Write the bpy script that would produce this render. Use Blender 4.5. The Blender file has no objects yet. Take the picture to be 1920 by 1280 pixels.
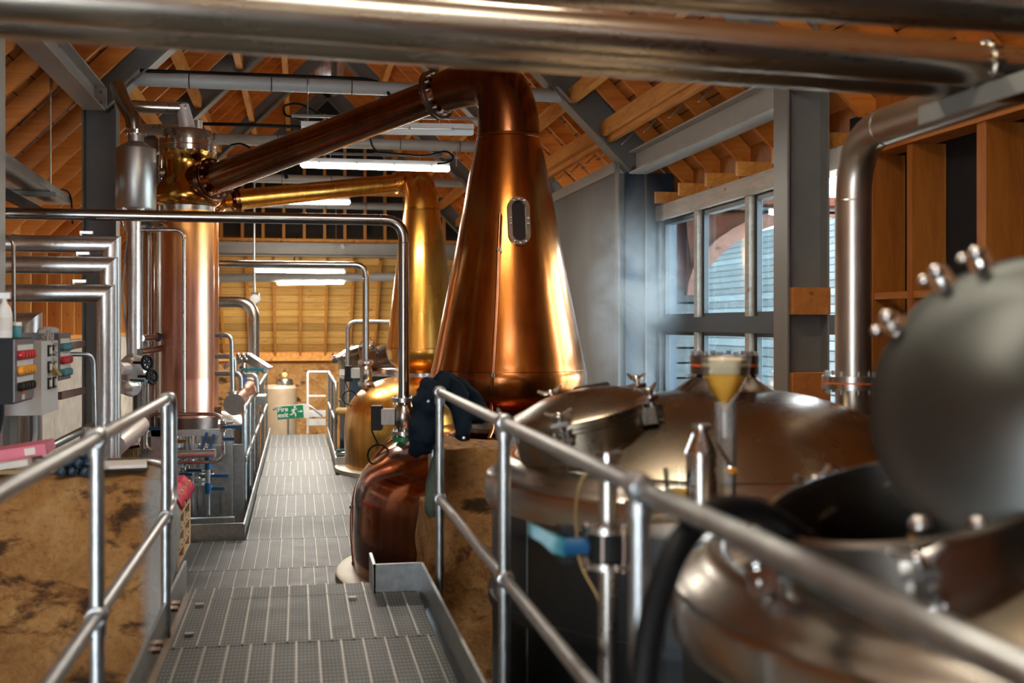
import bpy, bmesh, math, random
from mathutils import Vector, Matrix, noise
random.seed(7)
V = Vector
SC = bpy.context.scene
COL = SC.collection

# ---------------------------------------------------------------- camera, world, exposure
F = 2080.0                       # focal length in pixels of the 1920x1280 frame
YAW = math.radians(10.89)
CZ = 1.96                        # eye height above the lower walkway
CS, SN = math.cos(YAW), math.sin(YAW)
cam_d = bpy.data.cameras.new('camera')
cam = bpy.data.objects.new('camera', cam_d)
COL.objects.link(cam)
cam.location = (0, 0, CZ)
cam.rotation_euler = (math.radians(90), 0, -YAW)
cam_d.sensor_width = 36
cam_d.lens = 36 * F / 1920
cam_d.shift_y = -32 / 1920
cam_d.clip_start = .05
cam_d.dof.use_dof = True
cam_d.dof.focus_distance = 9.6
cam_d.dof.aperture_fstop = 1.75
SC.camera = cam

SC.view_settings.view_transform = 'Standard'
SC.view_settings.look = 'None'
SC.view_settings.gamma = 1
SC.view_settings.use_curve_mapping = False
SC.view_settings.exposure = 0.7

W = bpy.data.worlds.new('sky')
SC.world = W
W.use_nodes = True
bg = W.node_tree.nodes['Background']
bg.inputs[0].default_value = (.84, .93, 1, 1)
bg.inputs[1].default_value = 10.0
def area(name, loc, rot, sx, sy, power, col=(1, 1, 1)):
    l = bpy.data.lights.new(name, 'AREA')
    l.shape = 'RECTANGLE'; l.size = sx; l.size_y = sy; l.energy = power; l.color = col
    o = bpy.data.objects.new(name, l); COL.objects.link(o)
    o.location = loc; o.rotation_euler = rot
    return o

area('roof_light_front', (.3, 1.9, 4.3), (0, 0, 0), 2.4, .12, 16, (1, .86, .66))
area('roof_light_rear', (.5, 4.6, 4.5), (0, 0, 0), 1.5, .12, 32, (1, .86, .66))

def at(u, v, D):
    """point seen at pixel (u, v), D metres in front of the camera"""
    c = (u - 960) / F * D
    return V((c * CS + D * SN, -c * SN + D * CS, CZ + (608 - v) / F * D))

# ---------------------------------------------------------------- materials
def nt(name):
    m = bpy.data.materials.new(name); m.use_nodes = True
    t = m.node_tree
    return m, t, t.nodes['Principled BSDF']
def nd(t, kind, **kw):
    n = t.nodes.new(kind)
    for k, v in kw.items():
        if k in n.inputs: n.inputs[k].default_value = v
        else: setattr(n, k, v)
    return n
def ramp(t, fac, stops):
    r = t.nodes.new('ShaderNodeValToRGB')
    e = r.color_ramp.elements
    while len(e) < len(stops): e.new(.5)
    for el, (p, c) in zip(e, stops):
        el.position = p; el.color = (*c, 1)
    t.links.new(fac, r.inputs[0])
    return r
def coord(t, scale=(1, 1, 1), loc=(0, 0, 0)):
    c = t.nodes.new('ShaderNodeTexCoord'); m = t.nodes.new('ShaderNodeMapping')
    m.inputs['Scale'].default_value = scale; m.inputs['Location'].default_value = loc
    t.links.new(c.outputs['Object'], m.inputs[0])
    return m.outputs[0]
def tex(t, vec, scale, detail=4, rough=.55, dist=0):
    n = nd(t, 'ShaderNodeTexNoise', Scale=scale, Detail=detail, Roughness=rough, Distortion=dist)
    t.links.new(vec, n.inputs['Vector'])
    return n.outputs['Fac']
def mapr(t, fac, a, b, lo=0, hi=1):
    m = t.nodes.new('ShaderNodeMapRange')
    m.inputs[1].default_value = lo; m.inputs[2].default_value = hi
    m.inputs[3].default_value = a; m.inputs[4].default_value = b
    t.links.new(fac, m.inputs[0]); return m.outputs[0]
def bump(t, p, h, strength, dist=.02):
    b = nd(t, 'ShaderNodeBump', Strength=strength, Distance=dist)
    t.links.new(h, b.inputs['Height']); t.links.new(b.outputs[0], p.inputs['Normal'])
def math_(t, op, a, b=None):
    m = t.nodes.new('ShaderNodeMath'); m.operation = op
    for i, x in enumerate((a, b)):
        if x is None: continue
        if isinstance(x, (int, float)): m.inputs[i].default_value = x
        else: t.links.new(x, m.inputs[i])
    return m.outputs[0]
def plain(name, col, rough=.5, metal=0, var=.15, ns=6, spec=.5):
    m, t, p = nt(name)
    f = tex(t, coord(t), ns, 5)
    r = ramp(t, f, [(.25, [c * (1 - var) for c in col]), (.75, [min(1, c * (1 + var)) for c in col])])
    t.links.new(r.outputs[0], p.inputs['Base Color'])
    t.links.new(mapr(t, f, rough * .8, min(1, rough * 1.2)), p.inputs['Roughness'])
    p.inputs['Metallic'].default_value = metal
    p.inputs['Specular IOR Level'].default_value = spec
    return m
def metal(name, col, rough, stretch=(1, 1, 1), ns=8, var=.25, bp=.0):
    m, t, p = nt(name)
    v = coord(t, stretch)
    f = tex(t, v, ns, 6, .6)
    r = ramp(t, f, [(.2, [c * (1 - var) for c in col]), (.8, [min(1, c * (1 + var)) for c in col])])
    t.links.new(r.outputs[0], p.inputs['Base Color'])
    t.links.new(mapr(t, f, rough * .9, rough * 1.12, .25, .75), p.inputs['Roughness'])
    p.inputs['Metallic'].default_value = 1
    if bp: bump(t, p, f, bp, .004)
    return m
def copper(name, stops, rough, bp=.12, coat=.5, top=None):
    m, t, p = nt(name)
    big = tex(t, coord(t, (1, 1, .55)), 1.5, 3, .5, .4)
    r = ramp(t, big, stops)
    streak = tex(t, coord(t, (9, 9, .5)), 2.2, 5, .6)
    mx = nd(t, 'ShaderNodeMix', data_type='RGBA', blend_type='MULTIPLY')
    mx.inputs[0].default_value = .55
    t.links.new(r.outputs[0], mx.inputs[6])
    s = ramp(t, streak, [(.3, (.5, .42, .38)), (.62, (1, 1, 1))])
    t.links.new(s.outputs[0], mx.inputs[7])
    res = mx.outputs[2]
    if top:      # heat tint of the upper part of the column
        sx = t.nodes.new('ShaderNodeSeparateXYZ'); g = t.nodes.new('ShaderNodeTexCoord'); t.links.new(g.outputs['Object'], sx.inputs[0])
        h = math_(t, 'ADD', sx.outputs[2], math_(t, 'MULTIPLY', tex(t, coord(t), 3, 4, .6), .5))
        m3 = nd(t, 'ShaderNodeMix', data_type='RGBA'); t.links.new(mapr(t, h, 0, .9, top[0], top[1]), m3.inputs[0])
        t.links.new(res, m3.inputs[6]); m3.inputs[7].default_value = (*top[2], 1); res = m3.outputs[2]
    t.links.new(res, p.inputs['Base Color'])
    t.links.new(mapr(t, big, rough * 1.3, rough * .75, .3, .7), p.inputs['Roughness'])
    p.inputs['Metallic'].default_value = 1
    p.inputs['Coat Weight'].default_value = coat; p.inputs['Coat Roughness'].default_value = .14
    fine = tex(t, coord(t, (1, 1, 1)), 26, 3, .5)
    bump(t, p, fine, bp, .006)
    return m
def wood(name, dark, light, run='y', plank=0, across='x', gap=.05, grain=14, rough=.55):
    m, t, p = nt(name)
    st = {'x': (.12, 1, 1), 'y': (1, .12, 1), 'z': (1, 1, .12)}[run]
    vec = coord(t, st)
    g = tex(t, vec, grain, 6, .65, .6)
    col = ramp(t, g, [(.3, dark), (.68, light)])
    out = col.outputs[0]
    kn = tex(t, coord(t, {'x': (.5, 1, 1), 'y': (1, .5, 1), 'z': (1, 1, .5)}[run]), 9, 2, .4)
    kr = ramp(t, kn, [(.24, (.32, .2, .12)), (.31, (1, 1, 1))])
    mk = nd(t, 'ShaderNodeMix', data_type='RGBA', blend_type='MULTIPLY'); mk.inputs[0].default_value = .8
    t.links.new(out, mk.inputs[6]); t.links.new(kr.outputs[0], mk.inputs[7]); out = mk.outputs[2]
    if plank:
        sx = t.nodes.new('ShaderNodeSeparateXYZ'); c = t.nodes.new('ShaderNodeTexCoord')
        t.links.new(c.outputs['Object'], sx.inputs[0])
        a = math_(t, 'DIVIDE', sx.outputs['XYZ'.index(across.upper())], plank)
        fr = math_(t, 'FRACT', a); idx = math_(t, 'FLOOR', a)
        wn = t.nodes.new('ShaderNodeTexWhiteNoise'); wn.noise_dimensions = '1D'
        t.links.new(idx, wn.inputs['W'])
        tint = ramp(t, wn.outputs['Value'], [(0, (.62, .6, .58)), (1, (1, 1, 1))])
        m1 = nd(t, 'ShaderNodeMix', data_type='RGBA', blend_type='MULTIPLY'); m1.inputs[0].default_value = 1
        t.links.new(out, m1.inputs[6]); t.links.new(tint.outputs[0], m1.inputs[7])
        gp = ramp(t, fr, [(gap, (.03, .02, .015)), (gap + .02, (1, 1, 1))])
        m2 = nd(t, 'ShaderNodeMix', data_type='RGBA', blend_type='MULTIPLY'); m2.inputs[0].default_value = 1
        t.links.new(m1.outputs[2], m2.inputs[6]); t.links.new(gp.outputs[0], m2.inputs[7]); out = m2.outputs[2]
    t.links.new(out, p.inputs['Base Color'])
    p.inputs['Roughness'].default_value = rough
    bump(t, p, g, .25, .004)
    return m
def stone(name, white_end=False):
    m, t, p = nt(name)
    v = coord(t)
    f = tex(t, v, 3.0, 9, .66, .3)
    c0 = ramp(t, f, [(.28, (.12, .06, .024)), (.38, (.47, .21, .055)), (.52, (.64, .32, .10)), (.64, (.72, .42, .165)), (.82, (.78, .55, .31))])
    sp_ = ramp(t, tex(t, v, 34, 6, .75), [(.34, (.60, .54, .48)), (.50, (1, 1, 1))])
    c = nd(t, 'ShaderNodeMix', data_type='RGBA', blend_type='MULTIPLY'); c.inputs[0].default_value = .75
    t.links.new(c0.outputs[0], c.inputs[6]); t.links.new(sp_.outputs[0], c.inputs[7])
    d = tex(t, coord(t, (1, 1, 1.9), (3, 1, 5)), 2.4, 7, .66, .35)
    dr = ramp(t, d, [(.355, (.06, .056, .052)), (.395, (.50, .42, .36)), (.44, (1, 1, 1))])
    mx = nd(t, 'ShaderNodeMix', data_type='RGBA', blend_type='MULTIPLY'); mx.inputs[0].default_value = .9
    t.links.new(c.outputs[2], mx.inputs[6]); t.links.new(dr.outputs[0], mx.inputs[7])
    out = mx.outputs[2]
    if white_end:
        s = t.nodes.new('ShaderNodeSeparateXYZ'); g = t.nodes.new('ShaderNodeTexCoord')
        t.links.new(g.outputs['Object'], s.inputs[0])
        e = math_(t, 'ADD', s.outputs[0], math_(t, 'MULTIPLY', f, .08))
        mw = nd(t, 'ShaderNodeMix', data_type='RGBA')
        t.links.new(mapr(t, e, 0, 1, white_end - .03, white_end + .03), mw.inputs[0]); t.links.new(out, mw.inputs[6])
        mw.inputs[7].default_value = (.56, .55, .52, 1); out = mw.outputs[2]
    t.links.new(out, p.inputs['Base Color'])
    p.inputs['Roughness'].default_value = .9
    h = math_(t, 'ADD', f, math_(t, 'MULTIPLY', tex(t, v, 17, 8, .72), .5))
    bump(t, p, h, 1.0, .11)
    return m
def glassy(name, col=(1, 1, 1), refl=.9, rough=.02):
    m, t, p = nt(name)
    t.nodes.remove(p)
    o = t.nodes['Material Output']
    a = nd(t, 'ShaderNodeBsdfTransparent', Color=(*col, 1)); b = nd(t, 'ShaderNodeBsdfGlossy', Roughness=rough)
    fz = nd(t, 'ShaderNodeFresnel', IOR=1.45); mx = t.nodes.new('ShaderNodeMixShader')
    t.links.new(math_(t, 'MULTIPLY', fz.outputs[0], refl), mx.inputs[0])
    t.links.new(a.outputs[0], mx.inputs[1]); t.links.new(b.outputs[0], mx.inputs[2])
    t.links.new(mx.outputs[0], o.inputs[0])
    return m
def glow(name, col, s):
    m, t, p = nt(name)
    p.inputs['Base Color'].default_value = (*col, 1)
    p.inputs['Emission Color'].default_value = (*col, 1); p.inputs['Emission Strength'].default_value = s
    return m
def grating(name):
    m, t, p = nt(name)
    s = t.nodes.new('ShaderNodeSeparateXYZ'); g = t.nodes.new('ShaderNodeTexCoord')
    t.links.new(g.outputs['Object'], s.inputs[0])
    fx = math_(t, 'FRACT', math_(t, 'DIVIDE', s.outputs[0], .0167))
    fy = math_(t, 'FRACT', math_(t, 'DIVIDE', s.outputs[1], .048))
    bx = math_(t, 'GREATER_THAN', fx, .45); by = math_(t, 'LESS_THAN', fy, .27)
    hole = math_(t, 'MULTIPLY', bx, by)
    n = tex(t, coord(t), 5, 6, .6)
    c0 = ramp(t, n, [(.3, (.006, .008, .009)), (.7, (.020, .024, .025))])
    mx = nd(t, 'ShaderNodeMix', data_type='RGBA')
    t.links.new(hole, mx.inputs[0]); t.links.new(c0.outputs[0], mx.inputs[6]); mx.inputs[7].default_value = (.23, .235, .22, 1)
    t.links.new(mx.outputs[2], p.inputs['Base Color'])
    p.inputs['Metallic'].default_value = .0
    p.inputs['Specular IOR Level'].default_value = .35
    t.links.new(mapr(t, n, .45, .65), p.inputs['Roughness'])
    bump(t, p, hole, .6, .006)
    return m

M = {}
M['galv'] = metal('galvanised_steel', (.46, .49, .50), .38, ns=22, var=.28, bp=.1)
M['steel'] = metal('brushed_steel', (.48, .455, .42), .27, (1, 1, 1), 5, .04)
M['vap'] = metal('vapour_pipe_steel', (.52, .48, .42), .33, (1, 1, 1), 5, .05)
M['satin'] = metal('satin_steel', (.52, .51, .49), .40, (1, 1, 1), 6, .06)
M['dome'] = metal('brushed_dome', (.27, .225, .165), .27, (1, 1, 1), 3, .06)
M['rim'] = metal('rolled_rim_steel', (.36, .33, .29), .24, (1, 1, 1), 3, .06)
M['pipe'] = metal('polished_pipe', (.50, .47, .43), .28, ns=10, var=.15)
M['pipedark'] = metal('process_pipe', (.36, .35, .34), .24, ns=7, var=.15)
M['overhead'] = metal('overhead_pipe', (.52, .475, .40), .28, (1, 6, 6), 3, .06)
M['lag'] = metal('aluminium_cladding', (.78, .78, .77), .36, ns=40, var=.16, bp=.35)
M['chrome'] = metal('chrome', (.66, .65, .63), .16, ns=12, var=.1)
M['bolt'] = metal('bolt_steel', (.55, .54, .52), .3)
M['foil'] = metal('crumpled_foil', (.92, .92, .92), .3, ns=14, var=.06, bp=1.0)
M['foil'].node_tree.nodes['Principled BSDF'].inputs['Metallic'].default_value = .65
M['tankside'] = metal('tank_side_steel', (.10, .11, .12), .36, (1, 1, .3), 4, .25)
M['frame'] = plain('grey_steel_paint', (.175, .175, .162), .45, 0, .1)
M['frame2'] = plain('pale_steel_paint', (.40, .40, .375), .45, 0, .08)
M['tie'] = plain('tie_tube_paint', (.38, .39, .38), .4, 0, .08)
M['cu1'] = copper('wash_still_copper', [(.3, (.17, .045, .010)), (.5, (.46, .155, .026)), (.7, (.74, .36, .085))], .22, .06)
M['cu2'] = copper('spirit_still_copper', [(.3, (.62, .28, .045)), (.55, (.85, .43, .075)), (.75, (.92, .56, .15))], .27)
M['cupot'] = copper('dark_pot_copper', [(.3, (.16, .035, .010)), (.5, (.36, .09, .022)), (.7, (.55, .17, .045))], .15, .12, .6)
M['cudark'] = copper('dark_lyne_copper', [(.3, (.10, .032, .010)), (.55, (.22, .075, .022)), (.75, (.32, .12, .035))], .24)
M['cugold'] = copper('golden_copper', [(.3, (.50, .22, .035)), (.55, (.72, .36, .06)), (.75, (.82, .46, .10))], .2)
M['cupink'] = copper('pink_copper', [(.3, (.66, .27, .18)), (.55, (.86, .46, .33)), (.75, (.95, .68, .56))], .36, .05, .5, (1.55, 2.25, (.90, .40, .09)))
M['cutube'] = metal('copper_tube', (.62, .24, .11), .3)
M['flange'] = metal('dark_flange', (.20, .15, .13), .35)
M['ruff'] = wood('roof_timber', (.50, .135, .012), (.76, .27, .035), 'x')
M['purl'] = wood('purlin_timber', (.56, .20, .025), (.84, .39, .075), 'y')
M['sark'] = wood('sarking_boards', (.46, .145, .015), (.70, .28, .045), 'y', .145, 'x', .06)
M['hipb'] = wood('hip_boards', (.70, .35, .07), (.93, .60, .20), 'x', .15, 'z', .04)
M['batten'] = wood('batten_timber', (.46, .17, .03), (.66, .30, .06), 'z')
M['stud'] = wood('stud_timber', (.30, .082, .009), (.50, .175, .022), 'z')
M['plate'] = wood('plate_timber', (.42, .13, .022), (.60, .23, .045), 'y')
M['palew'] = wood('pallet_timber', (.45, .26, .13), (.70, .48, .28), 'y')
M['oldw'] = wood('grey_edge_timber', (.10, .06, .035), (.20, .13, .08), 'y')
M['header'] = wood('pale_header_timber', (.36, .33, .28), (.58, .52, .44), 'y')
M['stone'] = stone('lime_washed_stone')
M['stonew'] = stone('stone_with_white_end', 1.63)
M['grate'] = grating('serrated_grating')
M['rib'] = metal('grating_rib', (.36, .335, .31), .5)
M['black'] = plain('black_plastic', (.008, .009, .010), .55, 0, .2, 6, .25)
M['void'] = plain('black_membrane', (.008, .009, .011), .8, 0, .2)
M['navy'] = plain('navy_cloth', (.0035, .009, .017), .9, 0, .4, 20, .15)
M['navytank'] = plain('navy_tank_jacket', (.014, .035, .062), .35, 0, .2)
M['olive'] = plain('olive_cloth', (.05, .075, .055), .85, 0, .3, 15)
M['rubber'] = plain('black_rubber_hose', (.004, .005, .006), .55, 0, .2, 6, .2)
M['blue'] = plain('blue_handle', (.010, .10, .24), .35, 0, .15)
M['teal'] = plain('teal_handle', (.008, .17, .22), .3, 0, .2)
M['red'] = plain('red_plastic', (.50, .02, .03), .3, 0, .1)
M['redcloth'] = plain('red_cloth', (.55, .02, .045), .6, 0, .2)
M['amber'] = plain('amber_lamp', (.80, .32, .02), .3, 0, .1)
M['white'] = plain('white_plastic', (.72, .72, .70), .4, 0, .05)
M['paper'] = plain('paper', (.66, .64, .60), .8, 0, .1)
M['manila'] = plain('manila_card', (.48, .33, .13), .8, 0, .15)
M['pink'] = plain('pink_folder', (.62, .16, .24), .6, 0, .1)
M['panel'] = plain('control_panel_grey', (.13, .125, .145), .45, .3, .1)
M['panel2'] = plain('switchbox_grey', (.52, .52, .51), .45, 0, .06)
M['teallab'] = plain('teal_label', (.05, .22, .26), .4, 0, .3)
M['straw'] = plain('straw_bristle', (.36, .27, .12), .9, 0, .3, 40)
M['duster'] = plain('grey_duster', (.42, .42, .40), .95, 0, .35, 40)
M['beige'] = plain('beige_tank', (.34, .255, .17), .5, .2, .1)
M['wicker'] = plain('brown_wicker', (.16, .06, .02), .7, 0, .4, 60)
M['gasket'] = plain('orange_gasket', (.80, .13, .015), .5, 0, .1)
M['green'] = plain('exit_green', (.005, .19, .085), .4, 0, .05)
M['plaster'] = plain('grey_wall_board', (.17, .175, .175), .8, 0, .12, 3)
M['limew'] = plain('whitewashed_masonry', (.50, .47, .42), .9, 0, .25, 5)
M['conc'] = plain('dark_concrete', (.075, .07, .065), .8, 0, .3, 4)
M['ring'] = plain('pale_base_plate', (.42, .37, .29), .5, .3, .15)
M['amberliq'] = plain('amber_wort', (.95, .50, .07), .25, 0, .12, 12)
M['foam'] = plain('pale_foam', (.84, .68, .45), .8, 0, .1, 20)
M['milky'] = glassy('milky_plastic', (.93, .95, .96), .9, .05)
T_ = M['milky'].node_tree; q_ = [n for n in T_.nodes if n.type == 'BSDF_TRANSPARENT'][0]; m_ = [n for n in T_.nodes if n.type == 'MIX_SHADER'][0]
d_ = nd(T_, 'ShaderNodeBsdfDiffuse', Color=(.8, .8, .78, 1)); x_ = T_.nodes.new('ShaderNodeMixShader'); x_.inputs[0].default_value = .2
T_.links.new(q_.outputs[0], x_.inputs[1]); T_.links.new(d_.outputs[0], x_.inputs[2]); T_.links.new(x_.outputs[0], m_.inputs[1])
M['glass'] = glassy('clear_glass', (.93, .96, .97), .8)
M['pane'] = glassy('window_pane', (.86, .93, .95), .5)
M['lamp'] = glow('lit_tube', (1, .93, .80), 24)
M['lampdim'] = plain('tube_diffuser', (.75, .77, .78), .35, 0, .04)
M['wframe'] = plain('dark_window_frame', (.025, .036, .042), .4, 0, .2)
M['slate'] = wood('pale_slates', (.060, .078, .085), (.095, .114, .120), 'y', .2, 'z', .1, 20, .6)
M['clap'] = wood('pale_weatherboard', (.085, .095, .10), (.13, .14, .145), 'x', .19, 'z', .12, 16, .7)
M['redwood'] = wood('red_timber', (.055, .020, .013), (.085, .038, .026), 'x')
M['arch'] = wood('lit_red_timber', (.13, .065, .05), (.18, .10, .08), 'x')  # paler copy of the red timber; light on the brace is put into its colour
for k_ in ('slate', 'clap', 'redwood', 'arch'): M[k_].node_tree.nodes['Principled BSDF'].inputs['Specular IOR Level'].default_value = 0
M['band'] = plain('dark_bronze_window', (.02, .022, .025), .08, 0, .2)
M['galvlid'] = plain('matte_lid_steel', (.060, .064, .060), .36, .85, .06, 3)
M['sight'] = metal('sight_frame_bronze', (.30, .24, .18), .35)

# ---------------------------------------------------------------- mesh helpers
class MB:
    def __init__(s): s.bm = bmesh.new()
    def box(s, a, b):
        return s.obox([(x + y) / 2 for x, y in zip(a, b)], [abs(y - x) for x, y in zip(a, b)])
    def obox(s, c, size, R=None):
        m = Matrix.Translation(V(c)) @ (R.to_4x4() if R else Matrix()) @ Matrix.Diagonal((*size, 1))
        bmesh.ops.create_cube(s.bm, size=1, matrix=m)
        return s
    def bar(s, p, q, w, h, up=(0, 0, 1)):
        p, q = V(p), V(q); d = (q - p)
        R = frame(d, up)
        return s.obox((p + q) / 2, (w, h, d.length), R)
    def ball(s, c, r, sc=(1, 1, 1), seg=16, R=None):
        m = Matrix.Translation(V(c)) @ (R.to_4x4() if R else Matrix()) @ Matrix.Diagonal((*sc, 1))
        bmesh.ops.create_uvsphere(s.bm, u_segments=seg, v_segments=max(6, seg // 2), radius=r, matrix=m)
        return s
    def loft(s, rings, closed=False, caps=True):
        vs = [[s.bm.verts.new(p) for p in r] for r in rings]
        n = len(vs[0])
        pairs = list(zip(vs, vs[1:])) + ([(vs[-1], vs[0])] if closed else [])
        for a, b in pairs:
            for i in range(n):
                j = (i + 1) % n
                q = [a[i], a[j], b[j], b[i]]
                try: s.bm.faces.new(q)
                except ValueError: pass
        if caps and not closed:
            for r, f in ((vs[0], -1), (vs[-1], 1)):
                try: s.bm.faces.new(r[::f])
                except ValueError: pass
        return s
    def tube(s, pts, r, seg=16, caps=True, closed=False):
        pts = [V(p) for p in pts]; n = len(pts)
        rs = r if isinstance(r, (list, tuple)) else [r] * n
        rings = []; nrm = None
        for i, p in enumerate(pts):
            a = pts[i - 1] if (i or closed) else p
            b = pts[(i + 1) % n] if (i < n - 1 or closed) else p
            d = (b - a).normalized()
            if nrm is None: nrm = d.orthogonal().normalized()
            else: nrm = (nrm - d * nrm.dot(d)).normalized()
            bi = d.cross(nrm)
            rings.append([p + (nrm * math.cos(t) + bi * math.sin(t)) * rs[i] for t in [2 * math.pi * k / seg for k in range(seg)]])
        return s.loft(rings, closed, caps)
    def cyl(s, p, q, r, seg=20): return s.tube([p, q], r, seg)
    def lathe(s, prof, c=(0, 0, 0), ax=(0, 0, 1), seg=48, closed=False):
        R = frame(ax); c = V(c)
        rings = []
        for r, h in prof:
            r = max(r, .0005)
            rings.append([c + R @ V((r * math.cos(t), r * math.sin(t), h)) for t in [2 * math.pi * k / seg for k in range(seg)]])
        return s.loft(rings, closed, caps=prof[0][0] < .002 or prof[-1][0] < .002 or True)
    def shell(s, prof, c=(0, 0, 0), ax=(0, 0, 1), seg=48):
        """lathe without caps"""
        R = frame(ax); c = V(c)
        rings = [[c + R @ V((max(r, .0005) * math.cos(t), max(r, .0005) * math.sin(t), h)) for t in [2 * math.pi * k / seg for k in range(seg)]] for r, h in prof]
        return s.loft(rings, False, False)
    def torus(s, c, ax, R0, r, seg=40, ts=10):
        R = frame(ax); c = V(c)
        return s.tube([c + R @ V((R0 * math.cos(t), R0 * math.sin(t), 0)) for t in [2 * math.pi * k / seg for k in range(seg)]], r, ts, closed=True)
    def prism(s, poly, vec):
        vec = V(vec); poly = [V(p) for p in poly]
        return s.loft([poly, [p + vec for p in poly]])
    def bolts(s, c, ax, R0, n, r=.012, h=.02, ph=0):
        R = frame(ax); c = V(c)
        for k in range(n):
            t = 2 * math.pi * k / n + ph
            p = c + R @ V((R0 * math.cos(t), R0 * math.sin(t), 0))
            s.tube([p - R @ V((0, 0, h)), p + R @ V((0, 0, h))], r, 6)
        return s
    def ibeam(s, p, q, up, d, b, tf=.016, tw=.012):
        p, q, up = V(p), V(q), V(up)
        dr = (q - p).normalized(); up = (up - dr * up.dot(dr)).normalized()
        for k in (-1, 1):
            o = up * (k * (d - tf) / 2); s.bar(p + o, q + o, b, tf, up)
        return s.bar(p, q, tw, d - 2 * tf, up)
    def build(s, name, mat, parent=None, sharp=.6, smooth=True):
        bmesh.ops.recalc_face_normals(s.bm, faces=s.bm.faces)
        root = parent
        while root is not None and root.parent is not None: root = root.parent
        if root is not None: org = root.location.copy()
        else:
            xs = [v.co for v in s.bm.verts]
            org = V([(min(p[i] for p in xs) + max(p[i] for p in xs)) / 2 for i in range(2)] + [min(p[2] for p in xs)])
        for v in s.bm.verts: v.co -= org
        me = bpy.data.meshes.new(name); s.bm.to_mesh(me); s.bm.free()
        if smooth:
            for p in me.polygons: p.use_smooth = True
            me.set_sharp_from_angle(angle=sharp)
        me.materials.append(M[mat] if isinstance(mat, str) else mat)
        o = bpy.data.objects.new(name, me); COL.objects.link(o)
        if parent is not None: o.parent = parent
        else: o.location = org
        return o
def frame(ax, up=None):
    """3x3 matrix whose Z column is ax and whose Y column leans towards up"""
    z = V(ax).normalized()
    y = V(up) if up is not None else (V((0, 0, 1)) if abs(z.z) < .9 else V((0, 1, 0)))
    y = (y - z * y.dot(z))
    if y.length < 1e-5: y = z.orthogonal()
    y.normalize(); x = y.cross(z)
    return Matrix((x, y, z)).transposed()
def fillet(pts, rad, n=7):
    pts = [V(p) for p in pts]; out = [pts[0]]
    for i in range(1, len(pts) - 1):
        a, p, b = pts[i - 1], pts[i], pts[i + 1]
        u, w = (a - p), (b - p)
        l = min(rad, u.length * .49, w.length * .49)
        s, e = p + u.normalized() * l, p + w.normalized() * l
        for k in range(n + 1):
            t = k / n
            out.append(s * (1 - t) ** 2 + p * 2 * t * (1 - t) + e * t * t)
    return out + [pts[-1]]
def rock(a, b, step, amp, freq=2.2, keep_bottom=True):
    """box of rough masonry"""
    mb = MB(); mb.box(a, b)
    ext = max(abs(b[i] - a[i]) for i in range(3))
    for ax in range(3):
        n = max(1, int(abs(b[ax] - a[ax]) / step))
        for k in range(1, n):
            pl = a[ax] + (b[ax] - a[ax]) * k / n
            co = [0, 0, 0]; co[ax] = pl; no = [0, 0, 0]; no[ax] = 1
            bmesh.ops.bisect_plane(mb.bm, geom=mb.bm.verts[:] + mb.bm.edges[:] + mb.bm.faces[:], plane_co=co, plane_no=no)
    for v in mb.bm.verts:
        p = v.co.copy()
        d = noise.noise_vector(p * freq) * amp + noise.noise_vector(p * freq * 3.1) * amp * .45 + noise.noise_vector(p * freq * 8) * amp * .18
        v.co += d
    return mb
# ---------------------------------------------------------------- scene tree helpers
def tag(o, label=None, cat=None, group=None, kind=None):
    if label: o['label'] = label
    if cat: o['category'] = cat
    if group: o['group'] = group
    if kind: o['kind'] = kind
    return o
def thing(name, label, cat, loc=(0, 0, 0), group=None):
    o = bpy.data.objects.new(name, None); COL.objects.link(o)
    o.location = loc; o.empty_display_size = .1
    return tag(o, label, cat, group)
def solo(name, mb, mat, label, cat, group=None, kind=None, **kw):
    return tag(mb.build(name, mat, **kw), label, cat, group, kind)
def struct(name, mb, mat, parent=None, **kw):
    o = mb.build(name, mat, parent, **kw)
    if parent is None: o['kind'] = 'structure'
    return o
def dup(root, loc, label=None):
    r = root.copy(); COL.objects.link(r); r.location = loc
    if label: r['label'] = label
    for ch in list(root.children):
        c = ch.copy(); COL.objects.link(c); c.parent = r
        for g in list(ch.children):
            d = g.copy(); COL.objects.link(d); d.parent = c
    return r
# ---------------------------------------------------------------- room shell
YE, YB, YF = 22.7, 25.0, -2.5          # last frame, end wall, open end behind the camera
XR, XO, XL, XLW = 3.375, 3.85, -1.77, -3.3
RX, RZ = .575, 6.5                     # ridge, underside of the steel
FR = [7.3, 11.5, 14.9, 18.7, YE]
def inner(X): return RZ - abs(X - RX)

struct('floor', MB().box((-4.2, YF, -1.4), (4.6, YB + .6, -1.2)), 'conc')
def slope(name, s, Xe):
    a = [(RX, RZ + .52), (RX, RZ + .56), (Xe, RZ + .56 - abs(Xe - RX)), (Xe, RZ + .52 - abs(Xe - RX))]
    struct(name, MB().prism([V((x, YF, z)) for x, z in a], (0, YE + .4 - YF, 0)), 'sark')
slope('ceiling_window_side', 1, 4.03)
slope('ceiling_pipe_side', -1, -3.75)
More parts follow.
